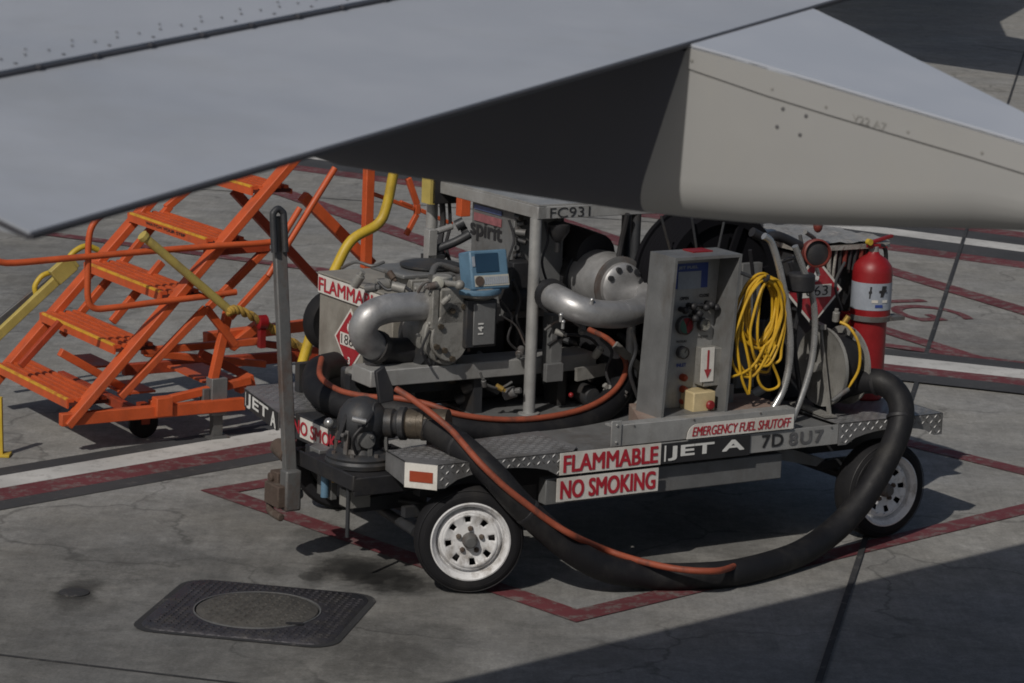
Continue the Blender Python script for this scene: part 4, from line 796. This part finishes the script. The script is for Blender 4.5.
# ------------------------------------------------------------------ fire extinguisher
eb=.55; e0=L(869,330,'b',eb); ex_=e0.x; rr_=.126
zt_=L(872,262,'b',eb).z; z_b=L(866,322,'b',.43).z
fe=thing('fire_extinguisher','tall red fire extinguisher with a silver label at the rear of the cart','extinguisher',CART,(ex_,eb,z_b))
b=MB(); b.lathe((ex_,eb,z_b),Z,[(.09,0),(rr_,.02),(rr_,zt_-z_b-.06),(rr_*.94,zt_-z_b-.02),(rr_*.7,zt_-z_b+.02),(.04,zt_-z_b+.05),(.03,zt_-z_b+.07)],40); b.build('cylinder','ered',fe)
zl0,zl1=L(868,311,'b',eb-.1).z,L(869,284,'b',eb-.1).z
b=MB(); n=26; vs=[];fs=[]
for i in range(n+1):
    t=R(-235+ i*(200/n)); 
    for z_ in(zl0,zl1): vs.append((ex_+math.cos(t)*(rr_+.0015),eb+math.sin(t)*(rr_+.0015),z_))
for i in range(n): fs.append((2*i,2*i+2,2*i+3,2*i+1))
b.add(vs,fs); lb=b.build('paper_label','pblue',fe)
def onc(t,z_,r_=rr_+.004): return V((ex_+math.cos(R(t))*r_,eb+math.sin(R(t))*r_,z_))
for (t_,w_,h_,zz_,m_) in((-132,.02,.075,zl1-.095,'ink'),(-96,.055,.07,zl1-.085,'ink'),(-118,.04,.018,zl0+.05,'white'),(-88,.04,.018,zl0+.05,'white'),(-106,.05,.018,zl0+.02,'dblue')):
    p=onc(t_,zz_); d=V((-math.sin(R(t_)),math.cos(R(t_)),0)); b=MB()
    if m_=='ink':
        b.sheet([p-d*w_*.3,p+d*w_*.1,p+d*w_*.5+Z*h_,p-d*w_*.1+Z*h_]); b.sheet([p-d*w_*.5+Z*h_*.4-Y*.001,p+d*w_*.5+Z*h_*.45-Y*.001,p+d*w_*.5+Z*h_*.65-Y*.001,p-d*w_*.5+Z*h_*.6-Y*.001]); b.build('label_mark',m_,lb)
    else: b.sheet([p-d*w_/2,p+d*w_/2,p+d*w_/2+Z*h_,p-d*w_/2+Z*h_]); b.build('label_box',m_,lb)
zn=zt_+.06
b=MB(); b.cyl((ex_,eb,zt_+.03),(ex_,eb,zn+.04),.035,.028); b.build('neck','cast',fe,bevel=.003)
b=MB(); b.box((ex_-.05,eb-.02,zn+.03),(ex_+.04,eb+.02,zn+.055)); b.bar((ex_-.05,eb,zn+.06),(ex_+.14,eb,zn+.10),.03,.02); b.bar((ex_-.02,eb,zn+.035),(ex_+.10,eb,zn+.03),.026,.012); b.build('squeeze_handle','ered',fe,bevel=.004)
b=MB(); b.cyl((ex_-.07,eb-.02,zn+.075),(ex_-.07,eb-.05,zn+.075),.02); b.build('pressure_gauge','yellow',fe)
b=MB(); b.tube([(ex_+.03,eb,zn+.04),(ex_+.08,eb,zn+.03),(ex_+.12,eb+.02,zn-.08),(ex_+.13,eb+.02,zn-.5)],.014,10); b.build('discharge_hose','rubber',fe)
zb_=L(868,320,'b',eb-.1).z
b=MB(); b.lathe((ex_,eb,zb_),Z,[(rr_+.003,-.018),(rr_+.01,-.015),(rr_+.01,.015),(rr_+.003,.018)],36); b.box((ex_+rr_*.5,eb-.13,zb_-.012),(ex_+rr_+.05,eb-.02,zb_+.012)); b.build('band_clamp','galv',cart)
b=MB(); b.box((ex_-.14,eb+.03,.77),(ex_+.02,eb+.13,zb_+.02)); b.lathe((ex_-.005,eb,.77),Z,[(.10,0),(.112,.01),(.112,z_b-.775),(.10,z_b-.772)],32); b.build('extinguisher_bracket','ered',cart,bevel=.004)

# ------------------------------------------------------------------ orange maintenance stairs
z0_,rise,run,wid=.372,.346,.336,1.316
st=thing('maintenance_stairs','orange steel maintenance stairs with ribbed treads standing behind the cart','stairs',STAIR,(0,0,0))
def SB(): return MB(STAIR)
for k in range(7):
    x=k*run; z=z0_+k*rise; dpt=.315
    b=SB(); b.box((x,0,z-.065),(x+.012,wid,z-.003)); b.box((x+dpt-.012,0,z-.065),(x+dpt,wid,z-.03))
    for j in range(5):
        xx=x+.013+j*.059; b.prism([(xx,.0,z-.026),(xx+.003,0,z-.002),(xx+.010,0,z),(xx+.028,0,z),(xx+.035,0,z-.002),(xx+.038,0,z-.026)],(0,wid,0))
    tr=b.build('tread','orange',st); b=SB(); b.box((x+.013,.0,z-.05),(x+dpt-.013,wid,z-.0245)); b.build('tread_pan','pan',tr)
    b=SB(); b.box((x-.002,.02,z-.012),(x+.016,wid-.04,z+.003)); b.build('nosing','yedge',tr)
    if k==3: text('WATCH YOUR STEP',(x-.005,wid*.75,z-.04),-Y,Z,wid*.5,.02,'ink',tr,STAIR)
for yy in(-.03,wid+.03):
    b=SB(); b.bar((-.02,yy,z0_-.17),(7.3*run+.08,yy,z0_+7.2*rise),.055,.115,up=Y); b.build('stringer','orange',st,bevel=.006)
zf=z0_-.13
b=SB(); b.bar((-.06,-.03,zf),(1.30,-.03,zf),.06,.085); b.build('base_rail','orange',st,bevel=.005)
b=SB(); b.bar((1.0,wid+.03,zf),(3.2,wid+.03,zf),.06,.085); b.bar((.5,0,zf),(.5,wid,zf),.05,.07); b.build('base_frame','dorange',st,bevel=.005)
def sbar(u1,v1,u2,v2,ax,val,th=.05,m_='orange',name='brace',round_=False,val2=None,th2=None):
    p=S(u1,v1,ax,val); q=S(u2,v2,ax,val if val2 is None else val2); b=SB()
    if round_: b.cyl(p,q,th/2)
    else: b.bar(p,q,th,th2 or th,up=Y if ax=='b' else Z)
    return b.build(name,m_,st,bevel=0 if round_ else .005)
N_=-.05; Fy=wid+.05
sbar(120,397,206,308,'b',-.02,.05)                      # near strut
sbar(206,308,235,345,'b',0,.05); sbar(62,335,170,206,'b',1.27,.05); sbar(166,208,196,183,'b',1.27,.05)
sbar(303,196,371,264,'b',.1,.075); sbar(234,191,322,286,'b',.9,.065,'dorange')
sbar(369,168,366,268,'b',.0,.065); sbar(230,318,268,276,'b',-.1,.04); sbar(208,308,268,247,'b',.3,.05); sbar(205,251,268,246,'b',.3,.07,'dorange') 
sbar(268,276,335,168,'b',-.12,.045,round_=True,name='handrail')
sbar(20,366,60,322,'b',.8,.045,'dorange'); sbar(112,322,162,262,'b',.7,.05)
sbar(371,193,414,209,'b',.3,.03); sbar(408,178,417,204,'b',.3,.04); sbar(417,204,417,214,'b',.3,.04); sbar(417,214,406,235,'b',.3,.035); sbar(420,210,452,224,'b',.3,.03); sbar(400,202,412,207,'b',.3,.03)
sbar(464,185,463,216,'b',.3,.08); sbar(434,262,436,276,'b',.3,.05)
# chassis bars
sbar(142,351,262,341,'b',.45,.05,name='chassis_bar'); sbar(205,338,330,322,'b',.75,.08,'orange',name='chassis_bar'); sbar(145,353,265,364,'b',.6,.05,name='chassis_bar'); sbar(60,352,131,392,'b',.5,.055,name='chassis_bar'); sbar(150,404,250,380,'b',.05,.055,name='chassis_bar'); sbar(236,386,252,380,'b',.1,.1,name='chassis_bar')
sbar(258,343,330,352,'b',.8,.05,'dorange',name='chassis_bar'); sbar(230,347,262,322,'b',.7,.07,name='chassis_bar'); sbar(200,353,245,375,'b',.35,.06,'dorange',name='chassis_bar')
b=SB(); p=S(90,360,'z',.36); b.box((p.x-.10,p.y-.22,.345),(p.x+.10,p.y+.22,.36)); p=S(128,386,'z',.30); b.box((p.x-.12,p.y-.2,.285),(p.x+.12,p.y+.2,.30)); p=S(200,372,'z',.30); b.box((p.x-.12,p.y-.3,.285),(p.x+.16,p.y+.3,.30)); b.build('base_plate','orange',st)
cq=S(143,423,'z',.10); 
for pz in(cq,):
    b=SB(); b.lathe(V((cq.x,cq.y-.035,.105)),Y,[(.05,0),(.09,.0),(.105,.012),(.105,.055),(.09,.07),(.05,.07)],28); b.build('caster','tyre',st)
    b=SB(); b.box((cq.x-.05,-.09,zf-.03),(cq.x+.07,.0,zf+.10)); b.build('caster_mount','orange',st,bevel=.005)
    b=SB(); b.box((cq.x-.03,cq.y-.05,.10),(cq.x+.03,cq.y+.05,zf)); b.build('caster_fork','dorange',st)
cq2=(2.6,1.3,.105); b=SB(); b.lathe(V(cq2),Y,[(.05,0),(.09,.0),(.105,.012),(.105,.055),(.09,.07),(.05,.07)],28); b.build('caster','tyre',st)
b=SB(); b.bar((2.6,1.33,.1),(2.6,1.33,zf),.05,.05); b.build('caster_fork','dorange',st)
# jack leg
jq=S(214,438,'z',.0); b=SB(); b.box((jq.x-.045,jq.y-.05,.17),(jq.x+.075,jq.y+.05,.43)); b.build('jack_body','steel',st,bevel=.006)
b=SB(); b.box((jq.x-.10,jq.y-.03,.20),(jq.x-.05,jq.y+.03,.36)); b.build('jack_body','galv',st,bevel=.004)
b=SB(); b.box((jq.x-.02,jq.y-.03,.02),(jq.x+.05,jq.y+.03,.17)); b.box((jq.x-.06,jq.y-.06,0),(jq.x+.09,jq.y+.06,.02)); b.build('jack_foot','galv',st)
sbar(228,312,213,380,'b',jq.y,.06,'orange')
# handrails
def hrail(pts,val,r_=.022): 
    b=SB(); b.tube([S(u,v,'b',val) for u,v in pts],r_,12,5); b.build('handrail','orange',st)
hrail([(-8,256),(6,263),(60,259),(140,252),(215,246),(262,243),(280,239),(289,226),(300,208)],-.12)
hrail([(150,197),(125,203),(105,213),(94,223),(89,238),(88,270),(88,298),(94,308),(110,308),(150,303),(200,297),(236,292)],-.10)
# ------------------------------------------------------------------ yellow things around
def ythings():
    b=SB(); pts=[(397,160),(393,176),(387,205),(378,224),(352,240),(336,268),(318,312),(300,371)]
    P=[S(u,v,'b',-.35) for u,v in pts]; b.tube(P,.036,14,6)
    b.build('yellow_rail','yellow',label='tall bent yellow tubular rail rising behind the grey FLAMMABLE cabinet',cat='rail')
    b=SB(); b.cyl(S(142,235,'b',-.14),S(228,309,'b',-.14),.030); b.cyl(S(142,235,'b',-.14),S(145,238,'b',-.14),.038)
    b.build('yellow_pole','pyellow',label='short straight yellow pole leaning diagonally across the orange stairs',cat='pole')
    b=SB(); P=[S(228,312,'b',-.16),S(238,310,'b',-.16),S(262,322,'b',-.14),S(285,338,'b',-.12),S(310,352,'b',-.1)]; Q_=spl(P,12)
    for ph in(0,math.pi):
        W_=[]; 
        for i,p in enumerate(Q_):
            t=i*.9+ph; W_.append(p+Y*math.cos(t)*.016+Z*math.sin(t)*.016)
        b.tube(W_,.019,8,2)
    b.build('rope','rope',label='twisted yellow and black rope stretched from the stairs toward the cart',cat='rope')
    b=SB(); q=S(262,322,'b',-.14); b.lathe(q-X*.04,X,[(.035,0),(.05,.01),(.05,.07),(.035,.08)],16); b.bar(q-Z*.04,q-Z*.18,.05,.04); b.build('rope_clamp','ered',label='red clamp gripping the middle of the twisted rope',cat='clamp')
    rl=thing('yellow_ramp_rail','long yellow rail section sloping down behind the left side of the stairs','rail',STAIR,S(10,345,'b',1.9))
    b=SB(); b.bar(S(-20,352,'b',1.75),S(76,262,'b',1.75),.07,.05,up=Y); b.build('lower_rail','pyellow',rl,bevel=.006)
    b=SB(); b.bar(S(-20,338,'b',1.9),S(66,268,'b',1.9),.07,.03,up=Y); b.build('upper_rail','galv',rl,bevel=.006)
    b=SB(); b.tube([S(u,v,'b',1.8) for u,v in((36,294),(35,286),(42,276),(52,272))],.02,10); b.tube([S(u,v,'b',1.8) for u,v in((66,262),(74,252),(86,246),(98,250))],.022,10); b.build('loop_handle','yellow',rl)
    b=SB(); b.bar(S(54,278,'b',1.7),S(72,262,'b',1.7),.13,.06,up=Y); b.build('bracket','pyellow',rl,bevel=.006)
    yp_=thing('yellow_post','yellow steel post foot standing on the concrete at the left edge','post',WORLD,(G(0,455).x,G(0,455).y,0))
    g=G(0,456); b=MB(WORLD); b.bar((g.x,g.y,0),(g.x-.01,g.y,.40),.045,.045,up=(0,1,0)); b.build('post','yellow',yp_)
    b=MB(WORLD); b.box((g.x-.05,g.y-.05,0),(g.x+.07,g.y+.06,.02)); b.build('foot_plate','yellow',yp_,bevel=.003)
ythings()

# ------------------------------------------------------------------ aircraft wing in the foreground
wg=thing('aircraft_wing','light grey aircraft wing flap with flap track fairing hanging over the scene','aircraft wing',WORLD,(0,0,0))
def WB(): return MB(WORLD)
E0=DEP(30,232,4.2); E1=DEP(690,41,6.2); te=(E1-E0).normalized(); th_=V((te.x,te.y,0)).normalized()
aft=V((th_.y,-th_.x,0)); fwd=(-aft+Z*.13).normalized()
nf=te.cross(fwd).normalized(); nf = nf if nf.z>0 else -nf
def FP(u,v): return ONPL(u,v,E0,nf)
TE1=E0+te*((FP(793,0)-E0).dot(te))
corner=FP(-40,198)
s0=FP(-60,88); s1=FP(400,-2.5)           # seam between flap and fixed panel
ext=9.0
TEx=E1+te*(ext-6.2+.1); 
def slab(P,th,m_,name,par=wg,th2=None):
    b=WB(); P=[V(p) for p in P]; b.prism(P,(0,0,-th)); return b.build(name,m_,par)
# wedge-shaped flap: thin at the trailing edge, thicker forward
sfar=s0+(s1-s0)*1.9
b=WB(); top=[corner,E0,TE1+te*1.0,sfar,s0]; thk=[.03,.012,.012,.11,.11]
n=len(top); b.add(top+[p-nf*t for p,t in zip(top,thk)],[tuple(range(n)),tuple(range(2*n-1,n-1,-1))]+[(i,(i+1)%n,(i+1)%n+n,i+n) for i in range(n)])
b.build('flap','wing',wg,ang=10)
b=WB(); dn=-nf
b.bar(E0-nf*.008+aft*.003,TE1+te*.6-nf*.008+aft*.003,.006,.008,up=nf); b.bar(corner-nf*.008,E0-nf*.008,.006,.008,up=nf); b.build('trailing_edge_strip','seal',wg)
# fixed wing panel beyond the seam, a few millimetres proud, with its seam strip
sd=(s1-s0).normalized(); fw2=(fwd-Z*.03).normalized()
b=WB(); P=[s0+nf*.012-fwd*.004,sfar+nf*.012-fwd*.004,sfar+fw2*.55+nf*.02,s0+fw2*.9+nf*.02-te*.6,s0-te*.6+nf*.012]
b.prism(P,-nf*.05); b.build('wing_panel','wing',wg,ang=10)
b=WB(); b.bar(s0+nf*.004-fwd*.010,sfar+nf*.004-fwd*.010,.006,.006,up=nf); b.build('seam_strip','seal',wg)
random.seed(4)
def rivet(p,nrm,r_=.0036,par=wg,m_='rivet'):
    b=WB(); b.lathe(p,nrm,[(r_,0),(r_*.8,.0012),(0,.0015)],10); b.build('rivet',m_,par)
L_s=(s1-s0).length
for k in range(44):
    p=s0+sd*(k+.5)*L_s/44; 
    if k%2==0: rivet(p+fwd*.055+nf*.0135,nf)
    elif k%4==1: rivet(p+fwd*.085+nf*.0138,nf,.0034)
    if k%4==2: rivet(p+fwd*.018+nf*.0128,nf,.0042,m_='seal')
for k in range(9):
    p=s0+sd*(k+.5)*L_s/9-fwd*.012; b=WB(); b.bar(p+nf*.008,p+sd*.012+nf*.008,.010,.006,up=nf); b.build('seal_clip','seal',wg)
# fairing: vertical side wall hanging below the flap, running aft
nw=th_                                             # wall normal (pointing away)
def WP(u,v): return ONPL(u,v,E1,nw)
def sz(u,v): p=WP(u,v); return ((p-E1).dot(aft),p.z)
topL=[sz(690,43),sz(760,62),sz(860,92),sz(950,118),sz(1024,140)]
botL=[sz(290,164),sz(380,178),sz(470,193),sz(560,207),sz(640,218),sz(720,227),sz(820,231),sz(920,233),sz(1024,235)]
def interp(T,s):
    if s<=T[0][0]: (a,b_),(c,d)=T[0],T[1]
    elif s>=T[-1][0]: (a,b_),(c,d)=T[-2],T[-1]
    else:
        for i in range(len(T)-1):
            if T[i][0]<=s<=T[i+1][0]: (a,b_),(c,d)=T[i],T[i+1]; break
    return b_+(d-b_)*(s-a)/(c-a)
tp=E1+(TE1-E1)*.97; Wd0=(tp-E1).dot(th_)
kz=te.z/math.hypot(te.x,te.y); pT=E1+aft*topL[-1][0]; pT.z=topL[-1][1]; slp=V((aft.x,aft.y,(topL[-1][1]-E1.z)/topL[-1][0])); ff=ONPL(1024,112,pT,te.cross(slp)); Wd1=max(.08,(ff-E1).dot(th_)); Sd1=(ff-E1).dot(aft)
st_=[-1.35,-1.0,-.7,-.45,-.3,-.2,-.01,0.,.15,.3,.5,.7,.9,1.1,1.3,1.5,1.7]
rings=[]
for s in st_:
    if s<0: ztop=E1.z-.03-.0*s+ (-s)*.10*0
    else: ztop=interp(topL,s)-.004
    if s<0: ztop=min(E1.z-.025+(-s)*.13-.03*(-s), 9)
    zb=interp(botL,max(s,botL[0][0]-.0)); 
    if s<botL[0][0]: zb=min(ztop-.02,zb+(botL[0][0]-s)*.25)
    wd_=Wd0+(Wd1-Wd0)*min(1.4,max(0,s)/max(.1,Sd1)); wd_=max(.03,wd_)
    if zb>ztop-.03: zb=ztop-.03
    h_=ztop-zb; rb_=min(.10,h_*.45,wd_*.45)
    base=E1+aft*s; ring=[]
    ring.append(V((base.x,base.y,ztop)))
    for k in range(7):
        t=R(90*k/6); off=rb_*(1-math.cos(t)); dz=rb_*(1-math.sin(t))
        ring.append(V((base.x,base.y,0))+th_*off+Z*(zb+dz))
    if s==-.01:  # slants the edge of the painted shade
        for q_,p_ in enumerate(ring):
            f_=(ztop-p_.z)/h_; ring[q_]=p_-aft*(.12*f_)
    far=[]
    for k in range(7):
        t=R(90-90*k/6); off=wd_-rb_*(1-math.cos(t)); dz=rb_*(1-math.sin(t)); far.append(V((base.x,base.y,0))+th_*off+Z*(zb+dz))
    ring+=far; ring.append(V((base.x,base.y,ztop+wd_*kz))+th_*wd_); rings.append(ring)
K=len(rings[0]); vs=[p for r_ in rings for p in r_]; fs=[]
for i in range(len(rings)-1):
    for k in range(K-1): fs.append((i*K+k,(i+1)*K+k,(i+1)*K+k+1,i*K+k+1))
fs += [tuple(range(K)),tuple((len(rings)-1)*K+k for k in range(K))]
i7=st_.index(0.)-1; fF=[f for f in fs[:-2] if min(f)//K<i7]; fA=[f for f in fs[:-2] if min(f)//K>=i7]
b=WB(); b.add(vs,fF+[fs[-2]]); b.build('shaded_forward_fairing','fshade',wg,ang=50)  # front of the fairing, flap shade put into its colour
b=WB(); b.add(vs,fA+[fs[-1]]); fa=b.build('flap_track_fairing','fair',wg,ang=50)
# top skin of the fairing
b=WB(); i0=st_.index(0.); vs=[];fs=[]
for i in range(i0,len(rings)): r_=rings[i]; vs += [r_[0]+Z*.003-th_*.004,r_[-1]+Z*.003]
for i in range(len(rings)-i0-1): fs.append((2*i,2*i+2,2*i+3,2*i+1))
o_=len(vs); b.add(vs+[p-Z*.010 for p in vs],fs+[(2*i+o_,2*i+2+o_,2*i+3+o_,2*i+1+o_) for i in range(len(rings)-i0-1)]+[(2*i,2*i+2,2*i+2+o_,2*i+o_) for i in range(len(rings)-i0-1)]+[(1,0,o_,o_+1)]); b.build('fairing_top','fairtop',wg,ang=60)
# cap strip along the upper wall, its lower edge is the visible seam
b=WB(); vs=[]; seamL=[sz(679,65),sz(772,97),sz(860,124),sz(950,150),sz(1024,173)]
ss=[0.0,.1,.2,.35,.5,.7,.9,1.1,1.3]
for s in ss:
    zt=interp(topL,s)-.006; zb=interp(seamL,s); p=E1+aft*s-th_*.004; vs += [V((p.x,p.y,zt)),V((p.x,p.y,zb))]
o_=len(vs); b.add(vs+[p+th_*.003 for p in vs],[(2*i,2*i+2,2*i+3,2*i+1) for i in range(len(ss)-1)]+[(2*i+1,2*i+3,2*i+3+o_,2*i+1+o_) for i in range(len(ss)-1)]+[(0,1,1+o_,o_)]); cs=b.build('cap_strip','fair',wg)
b=WB()
for i in range(len(ss)-1):
    a_=vs[2*i+1]; c_=vs[2*i+3]; b.add([a_-Z*.0005,c_-Z*.0005,c_-Z*.0035+th_*.003,a_-Z*.0035+th_*.003],[(0,1,2,3)])
b.build('seam_line','rivet',wg)
for (u,v) in((692,61),(772,89),(826,107),(908,132),(982,153)): rivet(ONPL(u,v,E1-th_*.0045,nw),-th_,.0042,m_='gink')
for (u,v) in((783,109),(806,116),(777,127),(800,135)): rivet(ONPL(u,v,E1-th_*.0008,nw),-th_,.0048)
q=ONPL(852,121,E1-th_*.006,nw); q2=ONPL(886,131,E1-th_*.006,nw); dq=(q2-q); text('V22 A7',q,dq,V((0,0,1)),dq.length,.017,'gink',wg,WORLD,bold=.0)
# unseen slab added above the frame, shaped to cast the near ground shadow
zz=3.93
b=WB(); b.prism([(-1.2,6.3,zz),(-3.4,7.2,zz),(-3.75,7.62,zz),(1.43,12.32,zz+.05),(2.3,11.9,zz+.05),(.95,7.6,zz)],(0,0,.10)); b.build('wing_shadow_caster','wing',wg)

# ------------------------------------------------------------------ aircraft shape added beyond the frame to cast the far shadow
pa=thing('shadow_aircraft','unseen aircraft shape added beyond the top of the view to shade the apron','aircraft',WORLD,(8,80,0))
b=WB(); b.prism([(4.9,66,5),(4.7,49.2,5),(6.9,45.6,5),(9.2,53.0,5),(8.3,56,5),(9.0,61,5),(11.5,70,5),(11.5,80,5),(4.9,80,5)],(0,0,.35)); b.build('wing','wing',pa,bevel=.05)  # wing outline shaped to cast the far ground shadow
b=WB(); b.lathe((-12,82,4.6),X,[(.3,0),(1.6,3),(2.0,7),(2.0,34),(1.0,44),(.2,50)],32); b.build('caster_fuselage','wing',pa)
for x_,y_ in((-6,82),(9,80),(9,84)):
    b=WB(); b.cyl((x_,y_,.5),(x_,y_,3.2),.12); b.lathe((x_-.25,y_,.5),X,[(.3,0),(.5,.05),(.5,.45),(.3,.5)],24); b.build('caster_gear','dsteel',pa)

# ------------------------------------------------------------------ light
Ldir=V((.5,1.0,-1.0)).normalized()
sd_=bpy.data.lights.new('sun','SUN'); sd_.energy=2.45; sd_.angle=R(.55); sd_.color=(1,.95,.87); so=bpy.data.objects.new('sun',sd_); C.objects.link(so)
so.rotation_euler=Ldir.to_track_quat('-Z','Y').to_euler()
wd=bpy.data.worlds.new('World'); bpy.context.scene.world=wd; wd.use_nodes=True; nt=wd.node_tree
sk=nt.nodes.new('ShaderNodeTexSky'); sk.sky_type='NISHITA'; sk.sun_disc=False; sk.air_density=1; sk.dust_density=2.5
e_=math.asin(-Ldir.z); sk.sun_elevation=e_; sk.sun_rotation=math.atan2(-Ldir.x,-Ldir.y)
nt.links.new(sk.outputs[0],nt.nodes['Background'].inputs[0]); nt.nodes['Background'].inputs[1].default_value=.042
sc=bpy.context.scene; sc.view_settings.view_transform='Standard'; sc.view_settings.look='None'; sc.view_settings.exposure=0
sc.cycles.use_denoising=True; sc.cycles.filter_width=1.8
